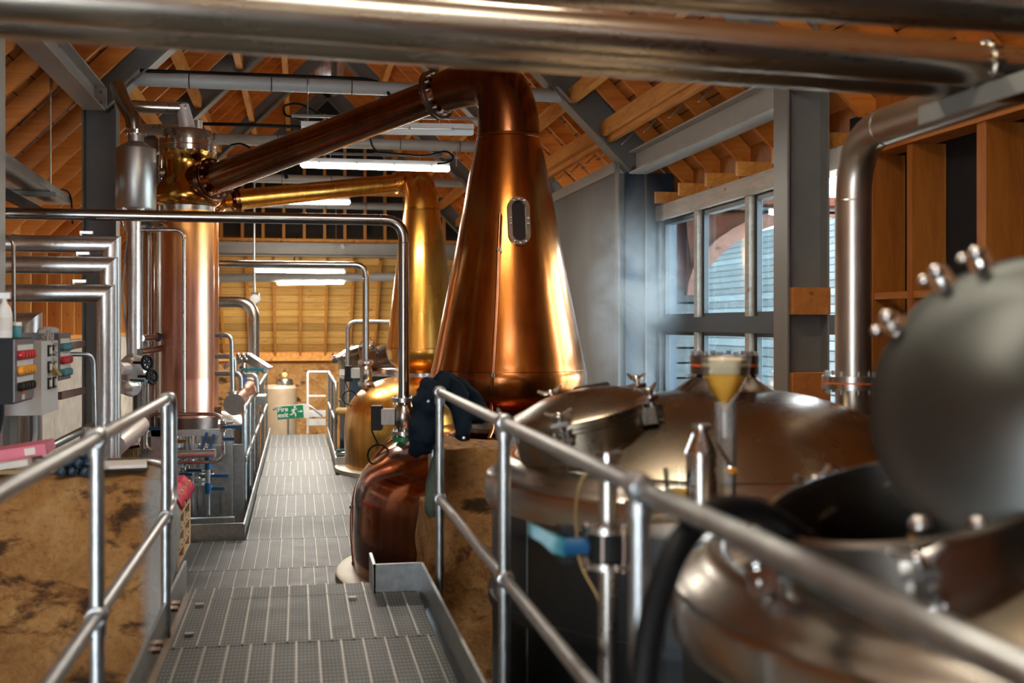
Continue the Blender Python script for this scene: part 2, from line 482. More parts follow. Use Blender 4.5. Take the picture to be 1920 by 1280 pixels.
# hipped end: boards falling from the last frame to the end wall
hp = MB()
for (x0, x1) in ((-3.4, 4.0),):
    hp.prism([V((x0, YB + .06, 1.22)), V((x1, YB + .06, 1.22)), V((x1, YE, 3.56)), V((x0, YE, 3.56))], (0, .04, .04))
struct('ceiling_hip', hp, 'hipb')
for i in range(17):
    x = -3.2 + i * .415 * 1.3
    if x > 3.9: continue
    b = MB().bar((x, YB - .02, 1.22), (x, YE + .16, 3.30), .05, .10, (0, 1, 1))
    solo('hip_batten', b, 'batten', 'orange timber batten on the boarded hip over the end wall', 'batten', 'battens on the boarded hip')
struct('wall_back', rock((-3.4, YB, -1.3), (4.0, YB + .4, 1.27), .35, .035), 'stone')
struct('trim_back', MB().box((-3.3, YB - .14, 1.16), (3.9, YB + .02, 1.34)), 'purl')
# dark stud gable above the last frame
g = MB(); g.prism([V((-3.3, YE + .2, 3.62)), V((3.9, YE + .2, 3.62)), V((RX, YE + .2, 6.95))], (0, .05, 0))
struct('wall_gable', g, 'void')
for i in range(17):
    x = -2.75 + i * .405
    solo('gable_stud', MB().box((x, YE, 3.68), (x + .055, YE + .14, min(6.9 - abs(x + .03 - RX), 6.2))), 'batten',
         'upright timber stud in the dark gable above the grey cross beam', 'stud', 'studs in the dark gable')
solo('gable_plate', MB().box((-2.6, YE - .04, 3.60), (3.7, YE + .14, 3.68)), 'purl', 'long horizontal timber plate lying on the grey cross beam', 'timber plate')
solo('cross_beam', MB().ibeam((-3.2, YE, 3.46), (3.8, YE, 3.46), (0, 0, 1), .27, .2), 'frame2', 'pale grey steel cross beam above the boarded end', 'beam')
solo('gable_tie_timber', MB().box((-1.75, YE - .2, 4.55), (2.9, YE - .14, 4.63)), 'purl', 'thin horizontal timber nailed across the gable studs', 'timber plate')

w = MB(); w.box((-1.7, YF - .1, -1.2), (4.6, YF, 3.2)); w.prism([V((-3.7, YF - .1, 3.0)), V((4.5, YF - .1, 3.0)), V((RX, YF - .1, 6.95))], (0, .1, 0))
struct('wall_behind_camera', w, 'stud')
# window side wall
w = MB(); w.box((XR, 11.62, -1.2), (XR + .12, YB, 3.60))
struct('wall_board', w, 'plaster')
struct('trim_board', MB().box((XR - .03, 11.6, 3.60), (XR + .14, YB, 3.72)), 'frame2')
w = MB(); w.box((XR + .1, 11.55, -1.2), (XO + .2, 11.68, 3.6))
struct('wall_return', w, 'navytank')
struct('wall_under_window', MB().box((XO, 7.2, -1.2), (XO + .3, 11.7, .75)), 'plaster')
struct('wall_studs_backing', MB().box((4.10, YF, -1.2), (4.16, 7.2, 3.9)), 'void')
struct('trim_reveal', MB().box((XO - .05, 7.12, -1.2), (4.2, 7.2, 3.4)), 'void')

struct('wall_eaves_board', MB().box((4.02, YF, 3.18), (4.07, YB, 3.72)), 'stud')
# window: header, posts, transom, sill, panes
win = MB(); win.box((XO - .04, 7.25, 3.08), (XO + .14, 11.6, 3.24))
window = struct('window_1', win, 'header')
ys = [11.52, 10.36, 9.09, 7.82]
for i, y in enumerate(ys):
    MB().box((XO - .02, y - .045, .75), (XO + .06, y + .045, 3.08)).build('post', 'header' if 0 < i < 3 else 'wframe', window)
    fr = MB()
    if i < 3:
        y2 = ys[i + 1]
        for (a, b) in (((y - .105), (y - .045)), ((y2 + .045), (y2 + .085))):
            fr.box((XO + .03, a, .75), (XO + .075, b, 3.08))
        fr.box((XO + .03, y2 + .1, 3.03), (XO + .12, y - .11, 3.08)).box((XO + .03, y2 + .1, 2.03), (XO + .12, y - .11, 2.07))
        fr.box((XO + .03, y2 + .1, 1.85), (XO + .12, y - .11, 1.885)).box((XO + .03, y2 + .1, .75), (XO + .12, y - .11, .8))
        fr.build('casement', 'wframe', window)
        for z0, z1 in ((2.05, 3.05), (.78, 1.87)):
            MB().box((XO + .07, y2 + .09, z0), (XO + .078, y - .10, z1)).build('pane', 'pane', window)
MB().box((XO - .03, 7.3, 1.885), (XO + .06, 11.5, 2.03)).build('transom', 'wframe', window)
MB().box((XO - .03, 7.3, .70), (XO + .14, 11.5, .78)).build('sill', 'header', window)

# pipe side wall
w = MB(); w.box((XLW - .3, YF, -1.2), (XLW, YB, 1.75)); struct('wall_pipe_side', w, 'limew')
struct('wall_pipe_side_boards', MB().box((XLW - .25, YF, 1.75), (XLW - .2, YB, 3.3)), 'stud')
for i in range(16):
    y = 11.2 + i * .92
    solo('wall_stud', MB().box((XLW - .2, y, 1.8), (XLW - .02, y + .055, 3.1)), 'batten', 'timber stud in the wall behind the silver pipes', 'stud', 'studs in the wall behind the silver pipes')
solo('wall_plate', MB().box((XLW - .22, 5, 3.02), (XLW + .03, YB - .2, 3.14)), 'purl', 'timber wall plate on top of the studs behind the silver pipes', 'timber plate')
solo('wall_plate', MB().box((XLW - .2, 5, 1.74), (XLW + .03, YB - .2, 1.80)), 'purl', 'timber sole plate under the studs behind the silver pipes', 'timber plate')

# ---------------------------------------------------------------- steel frames
nth = ['nearest', 'second', 'third', 'fourth', 'fifth']
for k, Y in enumerate(FR):
    for side, Xk, word in ((1, XR, 'window wall'), (-1, XL, 'pipe wall')):
        zk = inner(Xk)
        up = V((side, 0, 1)).normalized(); o = up * .18
        mb = MB().ibeam(V((Xk + side * .1, Y, zk - .1)) + o, V((RX, Y, RZ)) + o, up, .36, .24)
        r = solo('steel_rafter', mb, 'frame', f'grey steel roof rafter sloping to the {word}, {nth[k]} from the camera', 'rafter')
        if k < 4:
            Xc = Xk + side * .16 - (.058 if (side < 0 and k == 0) else 0)
            c = thing('steel_column', [
                ['grey steel column by the window with timber blocks between its flanges', 'dark steel column in the steam at the far end of the window',
                 'steel column buried in the grey board wall behind the copper necks', 'far steel column in the grey board wall'],
                ['pale grey steel column at the picture edge beside the control boxes', 'tall grey steel column behind the silver receiver vessel',
                 'steel column beyond the copper condenser by the pipe wall', 'far steel column near the end of the pipe wall']][0 if side > 0 else 1][k], 'column', (Xc, Y, -1.2))
            MB().ibeam((Xc, Y + .11, -1.2), (Xc, Y + .11, zk + .28), (1, 0, 0), .32, .23).build('shaft', 'frame2' if (k == 0 and side < 0) else 'frame', c)
            MB().box((Xc - .16, Y + .0, zk - .02), (Xc + .16, Y + .22, zk)).build('stiffener', 'frame', c)
solo('ridge_strut', MB().bar((RX, 18.6, 6.5), (RX, 18.6, 5.75), .07, .07), 'frame', 'short grey hanging strut under the roof ridge', 'strut')

# tie tubes
def tie(Y, x0, x1, z, label):
    t = thing('tie_tube', label, 'tube', (x0, Y, z))
    MB().cyl((x0 - .04, Y - .02, z), (x1 + .04, Y - .02, z), .072, 24).build('tube', 'tie', t)
    for s, x in ((-1, x0 - .05), (1, x1 + .05)):
        MB().obox((x, Y - .02, z), (.03, .16, .22), Matrix.Rotation(-s * math.pi / 4, 3, 'Y')).build('end_plate', 'frame2', t)
    for i in range(5):
        x = x0 + (x1 - x0) * (i + .6) / 5.3
        MB().torus((x, Y - .02, z), (1, 0, 0), .074, .006, 20, 6).build('cable_tie', 'black', t, )
    return t
tie(11.5, -1.55, 2.70, 4.39, 'grey tie tube crossing behind the top of the big copper neck')
tie(14.9, -1.55, 2.70, 4.37, 'grey tie tube with a thick black cable along its top, behind the condenser')
tie(18.7, -1.55, 2.70, 4.36, 'grey tie tube crossing behind the golden lyne arm')
tie(YE - .2, -1.55, 2.70, 4.34, 'farthest grey tie tube in front of the gable studs')

# eaves beams between the frames
def eaves(x, y0, y1, z, label):
    t = thing('eaves_beam', label, 'beam', (x, y0, z))
    MB().ibeam((x, y0, z), (x, y1, z), (0, 0, 1), .24, .2, .018).build('web_and_flanges', 'frame2', t)
    MB().box((x - .02, y1 - .03, z - .1), (x + .12, y1 + .0, z + .1)).build('end_plate', 'frame2', t)
    b = MB()
    for dz in (-.05, .05): b.cyl((x + .07, y1 - .05, z + dz), (x + .07, y1 - .01, z + dz), .012, 6)
    b.build('bolt', 'flange', t)
eaves(3.55, 7.45, 11.35, 3.68, 'pale grey steel eaves beam above the window')
eaves(-1.95, 7.4, 11.35, 4.16, 'pale grey steel eaves beam bolted to the column behind the vessel')

# ---------------------------------------------------------------- roof timbers
for side, Xe, word, y0 in ((1, 4.0, 'window', 4.3), (-1, -3.6, 'pipe', 5.3)):
    n = int((YE - y0) / .74)
    for i in range(n + 1):
        Y = y0 + i * .74
        o = V((side, 0, 1)).normalized() * .27
        mb = MB().bar(V((RX + side * .1, Y, RZ - .1)) + o, V((Xe, Y, RZ - abs(Xe - RX))) + o, .05, .16, (side, 0, 1))
        solo('roof_rafter', mb, 'ruff', f'orange timber rafter under the boards of the roof slope on the {word} side', 'rafter', f'timber rafters on the {word} side slope')
for side, word in ((1, 'window'), (-1, 'pipe')):
    for k in range(4):
        for X0, dbl in ((3.2, 1), (2.86, 0), (2.42, 0), (1.9, 0), (1.35, 0)):
            if side < 0 and (X0 == 3.2 or k == 0): continue
            X = X0 if side > 0 else 2 * RX - X0 + .0
            y0, y1 = FR[k] + .02, FR[k + 1] - .02
            z = inner(X) + .17
            mb = MB()
            R = Matrix.Rotation(side * math.pi / 4, 3, 'Y')
            mb.obox((X, (y0 + y1) / 2, z), (.085 if not dbl else .06, y1 - y0, .15), Matrix.Rotation(0, 3, 'Y'))
            if dbl: mb.obox((X + .075, (y0 + y1) / 2, z - .06), (.06, y1 - y0, .15))
            solo('roof_purlin', mb, 'purl', f'timber purlin spanning between steel frames on the {word} side slope', 'purlin', f'timber purlins on the {word} side slope')
# joist hangers along the double purlin above the window
for i in range(11):
    Y = 7.26 + i * .74 - .0
    if Y > 15: break
    solo('joist_hanger', MB().obox((3.315, Y, inner(3.3) + .09), (.012, .07, .16), Matrix.Rotation(math.pi / 4, 3, 'Y')), 'galv', 'small silver joist hanger on the double purlin above the window', 'hanger', 'joist hangers above the window')
# dark window wall plates
solo('top_plate', MB().box((XO - .02, 1.5, 3.12), (XO + .165, 7.1, 3.20)), 'plate', 'lower red brown timber top plate over the deep wall studs', 'timber plate')
solo('top_plate', MB().box((XO - .05, 1.5, 3.21), (XO + .165, 7.1, 3.30)), 'plate', 'upper red brown timber top plate under the roof boards by the elbow pipe', 'timber plate')
for i, y in enumerate((7.03, 6.54, 5.79, 5.05, 4.3, 3.6)):
    mb = MB().box((XO, y - (.09 if i == 2 else .06), -1.2), (XO + .24, y, 3.12))
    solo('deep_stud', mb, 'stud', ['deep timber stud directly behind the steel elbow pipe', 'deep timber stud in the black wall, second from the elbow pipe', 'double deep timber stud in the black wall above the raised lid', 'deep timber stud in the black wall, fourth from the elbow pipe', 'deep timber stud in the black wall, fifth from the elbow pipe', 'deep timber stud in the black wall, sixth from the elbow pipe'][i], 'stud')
for a, b, w_ in ((6.97, 6.54, 'nearest the elbow pipe'), (6.48, 5.79, 'second from the elbow pipe'), (5.70, 5.05, 'third from the elbow pipe')):
    solo('noggin', MB().box((XO + .01, b, 2.13), (XO + .07, a, 2.175)), 'plate', f'thin horizontal timber noggin between deep studs, {w_}', 'timber noggin')
for z0, z1, w_ in ((2.03, 2.22, 'upper'), (1.30, 1.62, 'lower')):
    solo('timber_block', MB().box((XR + .02, 7.24, z0), (XR + .30, 7.40, z1)), 'plate', f'{w_} red timber block fixed between the flanges of the window column', 'timber block')
for i in range(6):
    y = 11.2 - i * .74
    solo('rafter_foot', MB().box((XO - .15, y, 3.24), (XO + .2, y + .05, 3.36)), 'purl', 'short timber rafter foot resting on the pale window header', 'timber block', 'rafter feet on the window header')

# ---------------------------------------------------------------- outside the window
h = thing('slate_house', 'neighbouring house with a pale slate roof seen through the window', 'house', (12, 22, -1.2))
MB().prism([V((9.2, 12, -.2)), V((9.2, 46, -.2)), V((14.2, 46, 4.9)), V((14.2, 12, 4.9))], (.1, 0, -.1)).build('slate_roof', 'slate', h)
MB().box((9.6, 12, -1.2), (14, 46, .2)).build('house_wall', 'limew', h)
s = thing('weatherboard_porch', 'pale weatherboarded porch with a curved red timber brace outside the window', 'porch', (5.2, 13.5, -1.2))
MB().box((4.3, 13.4, -1.2), (4.98, 13.5, 2.42)).build('weatherboards', 'clap', s)
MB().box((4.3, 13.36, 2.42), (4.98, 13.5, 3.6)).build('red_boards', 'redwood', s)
br = [V((4.85 + 1.75 * math.sin(t), 13.1, 2.38 + 1.05 * (1 - math.cos(t)))) for t in [math.pi / 2 * i / 12 for i in range(13)]]
br = [V((4.80 + 2.0 * (1 - math.cos(t)), 13.1, 2.32 + 1.10 * math.sin(t))) for t in [math.pi / 2 * i / 12 for i in range(13)]]
b = MB()
rings = []
for i, p in enumerate(br):
    t = math.pi / 2 * i / 12; n_ = V((-math.cos(t), 0, math.sin(t)))
    rings.append([p + n_ * .09 + V((0, .06, 0)), p + n_ * .09 - V((0, .06, 0)), p - n_ * .09 - V((0, .06, 0)), p - n_ * .09 + V((0, .06, 0))])
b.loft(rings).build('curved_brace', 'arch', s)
MB().box((4.3, 13.0, 3.36), (8.5, 13.2, 3.42)).build('porch_eaves', 'clap', s)
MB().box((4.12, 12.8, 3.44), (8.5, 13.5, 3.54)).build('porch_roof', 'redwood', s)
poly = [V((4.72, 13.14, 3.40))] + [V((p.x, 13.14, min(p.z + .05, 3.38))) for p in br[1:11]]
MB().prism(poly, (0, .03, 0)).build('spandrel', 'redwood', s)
struct('ground', MB().box((4.6, YF, -1.5), (60, 60, -1.3)), 'limew')
# ---------------------------------------------------------------- walkways
def deck(t, x0, x1, y0, y1, z, off=0, name='grating_panel', rw=.0035):
    p = MB().box((x0, y0 + .004, z - .045), (x1, y1 - .004, z)).build(name, 'grate', t)
    r = MB(); x = x0 + off
    while x <= x1 + 1e-4:
        r.box((x - rw, y0 + .006, z - .01), (x + rw, y1 - .006, z + .007)); x += .1
    r.build('rib', 'rib', p)
near = thing('near_platform', 'upper walkway platform of dark serrated grating closest to the camera', 'walkway', (0, 2, .51))
deck(near, -.57, .63, -.6, 3.95, .51, .03)
deck(near, -.57, .63, 3.95, 5.15, .51, .06)
deck(near, -.57, .63, 5.15, 6.03, .51, .02)
deck(near, -.57, .40, 6.03, 6.28, .51, .02)
MB().box((-.62, -.6, .30), (-.605, 6.34, .66)).build('toe_board', 'galv', near)
MB().box((.655, -.6, .30), (.67, 6.05, .66)).build('toe_board', 'galv', near)
MB().box((.40, 6.04, .30), (.67, 6.055, .66)).build('toe_board', 'galv', near)
MB().box((.395, 6.04, .30), (.41, 6.36, .66)).build('toe_board', 'galv', near)
MB().box((-.605, -.6, .42), (-.575, 6.30, .49)).build('edge_timber', 'oldw', near)
for x in (-.55, .6):
    MB().box((x - .04, -.5, -1.2), (x + .04, -.42, .46)).build('leg', 'galv', near)
    MB().box((x - .04, 5.85, -1.2), (x + .04, 5.93, .46)).build('leg', 'galv', near)
for i, (x, y) in enumerate(((-.5, 5.9), (-.5, 5.35), (.28, 5.9), (-.43, 4.0), (.5, 4.4))):
    MB().box((x - .02, y, .51), (x + .02, y + .03, .522)).build('clip', 'rib', near)
b = MB()
for y in (4.9, 5.0, 5.6, 5.7): b.cyl((-.605, y, .58), (-.575, y, .58), .018, 6)
b.build('bolt', 'flange', near)
st = thing('access_step', 'low grating step down from the upper platform to the long walkway', 'step', (0, 6.5, 0))
MB().box((-.5, 6.32, .21), (.4, 6.56, .25)).build('tread', 'grate', st)
for x in (-.52, .40): MB().box((x, 6.3, 0), (x + .02, 6.6, .3)).build('stringer', 'galv', st)

far = thing('long_walkway', 'long lower walkway of grey grating running past the copper stills', 'walkway', (0, 10, 0))
rows = [6.4, 7.75, 9.1, 10.35, 11.5, 13.0, 14.6, 16.2, 18.1, 20.1]
for k in range(9):
    y0, y1 = rows[k], rows[k + 1]
    x0 = -1.03 if y1 < 10.5 else -.47
    x1 = .95 if y1 < 15 else .47
    if y0 < 8.2: x1 = .62
    if k == 0: x0 = -.60
    deck(far, x0, x1, y0, y1, 0, [.02, .05, .08, .01, .04, .0, .06, .03, .01][k], 'grating_panel', .0017)
MB().box((-1.2, 10.45, -.1), (-.5, 10.47, .14)).build('toe_board', 'galv', far)
MB().box((-.50, 10.45, -.1), (-.485, 20.1, .13)).build('toe_board', 'galv', far)
MB().box((.50, 15.25, -.1), (.515, 20.1, .13)).build('toe_board', 'galv', far)
MB().box((.50, 15.22, -.1), (.80, 15.24, .16)).build('toe_board', 'galv', far)
for y in (7, 10.5, 14, 17, 20):
    for x in (-.45, .4): MB().box((x, y - .05, -1.2), (x + .08, y + .03, -.045)).build('leg', 'galv', far)

# ---------------------------------------------------------------- handrails
def handrail(label, X, posts, y_back, y_end, z0, loop, ztop=1.1, zmid=.55, side=1, group=None, r=.0215, two=False):
    t = thing('handrail', label, 'handrail', (X, posts[0], z0), group)
    top, mid = z0 + ztop, z0 + zmid
    if loop:
        p = fillet([(X, y_back, top), (X, y_end, top), (X, y_end, mid), (X, y_back, mid)], .12)
        MB().tube(p, r, 16).build('rail_loop', 'galv', t)
    else:
        MB().cyl((X, y_back, top), (X, y_end, top), r, 16).build('top_rail', 'galv', t)
        MB().cyl((X, y_back, mid), (X, y_end, mid), r, 16).build('mid_rail', 'galv', t)
    for y in posts:
        po = MB().cyl((X, y, z0 - .12), (X, y, top), r * 1.02, 16).build('post', 'galv', t)
        for z in (top, mid):
            c = MB(); c.ball((X, y, z), r * 1.62, seg=16)
            for s in (-1, 1): c.torus((X, y + s * .028, z), (0, 1, 0), r * 1.12, .008, 18, 8)
            c.cyl((X, y, z - .06), (X, y, z), r * 1.3, 16)
            c.build('ball_fitting', 'galv', po)
        MB().box((X - .03, y - .03, z0 - .12), (X + .03, y + .03, z0 - .105)).build('foot_plate', 'galv', po)
    return t
handrail('galvanised handrail beside the steel tanks with a jacket hung on its end', .716, (.75, 2.28, 3.87, 5.70), -.6, 5.98, .51, True)
handrail('galvanised handrail in front of the rough stone wall with papers on top', -.612, (1.75, 3.61, 5.42), -.6, 5.72, .51, True)
handrail('far galvanised handrail along the pipework side of the long walkway', -.55, (11.95, 13.0, 14.3, 15.8, 17.6, 19.7), 19.9, 11.7, 0, True)
handrail('far galvanised handrail beside the navy tank', .53, (16.4, 18.2, 20.0), 20.2, 16.2, 0, True)
# short return rail over the stone wall
t = thing('return_rail', 'short bent galvanised rail lying on the stone wall behind the first handrail', 'rail', at(290, 890, 5.9))
MB().tube(fillet([at(205, 866, 5.92), at(280, 864, 5.92), at(312, 872, 5.95), at(314, 905, 5.95)], .10), .020).build('tube', 'galv', t)

# ---------------------------------------------------------------- masonry
st = rock((-4.0, 5.82, -1.25), (-.69, 6.5, 1.185), .075, .05, 2.6)
o = st.build('low_stone_wall', 'stonew'); tag(o, 'low rough stone wall with papers and a dark bunch of balls on its top', 'stone wall')
p = rock((.80, 6.12, -1.25), (1.75, 6.75, 1.27), .06, .055, 2.9)
p2 = rock((.70, 6.14, -1.25), (1.5, 6.7, .93), .06, .055, 3.1)
me_ = bpy.data.meshes.new('tmp'); p2.bm.to_mesh(me_); p.bm.from_mesh(me_)
o = p.build('stone_pier', 'stone'); tag(o, 'broken stone pier between the big copper still and the steel tank', 'stone pier')

# ---------------------------------------------------------------- pallets with a red cloth
pl = at(330, 1055, 9.1); px_ = -1.55
def pallet(z, label):
    t = thing('pallet', label, 'pallet', (-1.35, 9.6, z), None)
    x0, x1, y0, y1 = -1.75, -.95, 9.2, 10.3
    for x in (x0, (x0 + x1) / 2 - .05, x1 - .10):
        MB().box((x, y0, z), (x + .1, y1, z + .02)).build('bottom_board', 'palew', t)
        for y in (y0, (y0 + y1) / 2 - .06, y1 - .12):
            MB().box((x, y, z + .02), (x + .1, y + .12, z + .10)).build('block', 'palew', t)
    for i in range(6):
        y = y0 + i * (y1 - y0 - .12) / 5
        MB().box((x0, y, z + .12), (x1, y + .12, z + .14)).build('deck_board', 'palew', t)
    for x in (x0, (x0 + x1) / 2 - .05, x1 - .10):
        MB().box((x, y0, z + .10), (x + .1, y1, z + .12)).build('stringer', 'palew', t)
    return t
for k, w_ in enumerate(('bottom of the stack', 'second from the bottom of the stack', 'third from the bottom of the stack', 'top one under the red cloth')):
    pallet(.0 + .144 * k, 'pale wooden pallet beside the stone wall, ' + w_)
c = MB(); n = 14; rings = []
for i in range(n + 1):
    x = -1.8 + .92 * i / n
    rr = []
    for j in range(13):
        y = 9.15 + 1.2 * j / 12
        z = .592 + .012 * noise.noise(V((x * 4, y * 4, 0)))
        if i >= n - 2: z -= (i - n + 2) * (.05 + .05 * noise.noise(V((y * 5, 1, 3)))); 
        rr.append(c.bm.verts.new((min(x, -.925 + .01 * (i - n)), y, z)))
    rings.append(rr)
for a, b2 in zip(rings, rings[1:]):
    for j in range(12): c.bm.faces.new((a[j], a[j + 1], b2[j + 1], b2[j]))
o = solo('red_cloth', c, 'redcloth', 'bright red cloth draped over the pallet stack', 'cloth')
md = o.modifiers.new('thickness', 'SOLIDIFY'); md.thickness = .012; md.offset = 1
# ---------------------------------------------------------------- copper stills
def still(label, cx, cy, pot, neck, mpot, mneck, ring_r, swan, rs, fl, arm_label, arm_mat, arm_end, arm_r, bolts=14):
    t = thing('pot_still', label, 'still', (cx, cy, 0))
    c = (cx, cy, 0)
    MB().lathe([(ring_r, 0.002), (ring_r, .05), (ring_r - .02, .06), (pot[0][0] - .02, .06)], c, seg=64).build('base_ring', 'ring', t)
    MB().lathe(pot, c, seg=96).build('pot', mpot, t)
    col = MB().lathe([(neck[0][0] + .01, neck[0][1] - .10), (neck[0][0] + .01, neck[0][1] + .0)], c, seg=64)
    col.build('neck_collar', 'steel', t)
    n = MB().shell(neck, c, seg=96)
    nk = n.build('neck', mneck, t, sharp=1.2)
    s = MB().tube(swan, rs, 40, caps=False); s.build('swan_neck', arm_mat if mneck == 'cu1' else mneck, t, sharp=1.2)
    # seam
    z = neck[-1][1]; r = neck[-1][0]
    d = (V(swan[-1]) - V(swan[-2])).normalized()
    f = MB().lathe([(rs[-1] + .005, -.03), (fl, -.03), (fl, -.004), (fl - .004, 0), (fl, .004), (fl, .03), (rs[-1] + .005, .03)], swan[-1], d, 48)
    f.build('flange', 'flange' if mneck == 'cu1' else mneck, t)
    MB().bolts(swan[-1], d, fl - .035, bolts, .012, .05).build('bolt', 'bolt', t)
    return t
def prof_px(pairs, D, cu):
    return [(hw * D / F, CZ + (608 - v) * D / F) for v, hw in pairs]
D1 = 8.8
C1 = at(954, 608, D1)
def smooth_prof(pr, n=6):
    out = []
    P = [pr[0]] + list(pr) + [pr[-1]]
    for i in range(1, len(P) - 2):
        for k in range(n):
            t = k / n
            q = []
            for a in range(2):
                p0, p1, p2, p3 = (P[i + j - 1][a] for j in range(4))
                q.append(.5 * (2 * p1 + (p2 - p0) * t + (2 * p0 - 5 * p1 + 4 * p2 - p3) * t * t + (3 * p1 - p0 - 3 * p2 + p3) * t ** 3))
            out.append(tuple(q))
    return out + [pr[-1]]
neck1 = smooth_prof(prof_px([(785, 92), (772, 108), (752, 131), (730, 143), (705, 147), (680, 142), (640, 134), (600, 126), (500, 106), (420, 91), (360, 80), (300, 68), (255, 59)], D1, 958))
pot1 = smooth_prof([(1.20, .02), (1.225, .25), (1.222, .47), (1.21, .66), (1.146, .82), (1.015, .945), (.85, 1.05), (.62, 1.13), (.40, 1.165)])
arm1_end = at(398, 337, 10.35)
fl1 = at(818, 178, 9.1)
top1 = V((C1.x, C1.y, neck1[-1][1]))
def bez(p0, p1, p2, p3, n):
    return [(p0 * (1 - t) ** 3 + p1 * 3 * t * (1 - t) ** 2 + p2 * 3 * t * t * (1 - t) + p3 * t ** 3) for t in [i / n for i in range(n + 1)]]
dirn = (arm1_end - fl1).normalized()
sw1 = bez(top1, top1 + V((0, 0, .52)), fl1 - dirn * .50 , fl1, 22)
r0, r1 = neck1[-1][0], .158
rs1 = [r0 + (r1 - r0) * (i / 22) ** 1.0 for i in range(23)]
s1 = still('big dark copper pot still with a tall tapering neck and an oval sight window', C1.x, C1.y, pot1, neck1, 'cupot', 'cu1', 1.36, sw1, rs1, .205, '', 'cudark', None, 0)
# seams, sight window
def on_neck(C, prof, z):
    for (ra, za), (rb, zb) in zip(prof, prof[1:]):
        if za <= z <= zb: return ra + (rb - ra) * (z - za) / (zb - za)
    return prof[-1][0]
view = (V((0, 0, CZ)) - C1); view.z = 0; view.normalize(); rgt = V((CS, -SN, 0))
def neck_pt(C, prof, u, v, D, off=0):
    """point of the neck's surface seen at about (u, v)"""
    z = CZ + (608 - v) / F * D
    r = on_neck(C, prof, z)
    uc = F * ((C.x * CS - C.y * SN)) / (C.x * SN + C.y * CS) + 960
    dx = (u - uc) / F * D
    dx = max(-r, min(r, dx)); a = math.asin(dx / r)
    n_ = view * math.cos(a) + rgt * math.sin(a)
    return V((C.x, C.y, z)) + n_ * (r + off), n_
p, n_ = neck_pt(C1, neck1, 972, 417, D1 - .3)
nn = (n_ + V((0, 0, .18))).normalized(); R = frame(nn)
def oval(mb, c, R, hw, hh, rr, z0, z1, inner=None):
    def ring(k, z):
        out = []
        for i in range(40):
            a = 2 * math.pi * i / 40
            x = math.cos(a) * k; y = math.sin(a) * k + (hh if math.sin(a) > 0 else -hh)
            out.append(c + R @ V((x, y, z)))
        return out
    if inner: return mb.loft([ring(inner, z0), ring(rr, z0), ring(rr, z1), ring(inner, z1)], True)
    return mb.loft([ring(rr, z0), ring(rr, z1)])
sg = oval(MB(), p, R, 0, .102, .085, -.03, .035, .055).build('sight_window', 'sight', s1)
oval(MB(), p, R, 0, .102, .056, -.02, .012).build('sight_glass', 'band', sg)
b = MB()
for a in range(10):
    t_ = 2 * math.pi * (a + .5) / 10
    y = math.sin(t_) * .07 + (.102 if math.sin(t_) > .35 else -.102 if math.sin(t_) < -.35 else 0)
    b.ball(p + R @ V((math.cos(t_) * .07, y, .037)), .011, seg=10)
b.build('bolt', 'bolt', sg)
for v in (261, 692):
    z = CZ + (608 - v) / F * D1; r = on_neck(C1, neck1, z)
    MB().torus((C1.x, C1.y, z), (0, 0, 1), r, .003, 96, 6).build('seam', 'cudark', s1)
# lyne arms
def lyne(label, p, q, rp, rq, fq, mat, boltn=12):
    t = thing('lyne_arm', label, 'pipe', q)
    d = (q - p).normalized()
    MB().tube([p + d * .03, p.lerp(q, .5), q], [rp, (rp + rq) / 2, rq], 40).build('tube', mat, t)
    MB().lathe([(rq, -.02), (fq, -.02), (fq, .0), (fq - .012, .004), (fq - .012, .014), (fq, .018), (fq, .045), (rq, .045)], q - d * .02, d, 40).build('flange', 'cudark', t)
    MB().bolts(q, d, fq - .032, boltn, .012, .05).build('bolt', 'bolt', t)
    return t
lyne('long dark copper lyne arm descending from the big still to the condenser head', fl1, arm1_end, .136, .142, .20, 'cudark')

D2 = 15.1
C2 = at(791, 608, D2)
neck2 = smooth_prof(prof_px([(698, 36), (690, 48), (678, 60), (662, 66), (645, 65), (600, 60), (540, 53), (480, 46), (430, 39), (395, 33)], D2, 791))
pot2 = smooth_prof([(1.03, .02), (1.045, .4), (1.04, .64), (1.0, .84), (.88, 1.02), (.68, 1.16), (.45, 1.24), (.3, 1.26)])
top2 = V((C2.x, C2.y, neck2[-1][1]))
fl2 = at(745, 343, 15.3); arm2_end = at(440, 375, 14.3)
d2 = (arm2_end - fl2).normalized()
sw2 = bez(top2, top2 + V((0, 0, .55)), fl2 - d2 * .28 + V((0, 0, .0)), fl2, 20)
rs2 = [neck2[-1][0] + (.124 - neck2[-1][0]) * i / 20 for i in range(21)]
s2 = still('golden copper pot still standing behind the big dark one', C2.x, C2.y, pot2, neck2, 'cu2', 'cu2', 1.17, sw2, rs2, .15, '', 'cu2', None, 0)
for v in (392, 652):
    z = CZ + (608 - v) / F * D2; MB().torus((C2.x, C2.y, z), (0, 0, 1), on_neck(C2, neck2, min(z, neck2[-1][1])), .004, 80, 6).build('seam', 'cudark', s2)
lyne('golden copper lyne arm running from the rear still behind the condenser', fl2, arm2_end, .122, .132, .20, 'cu2', 8)

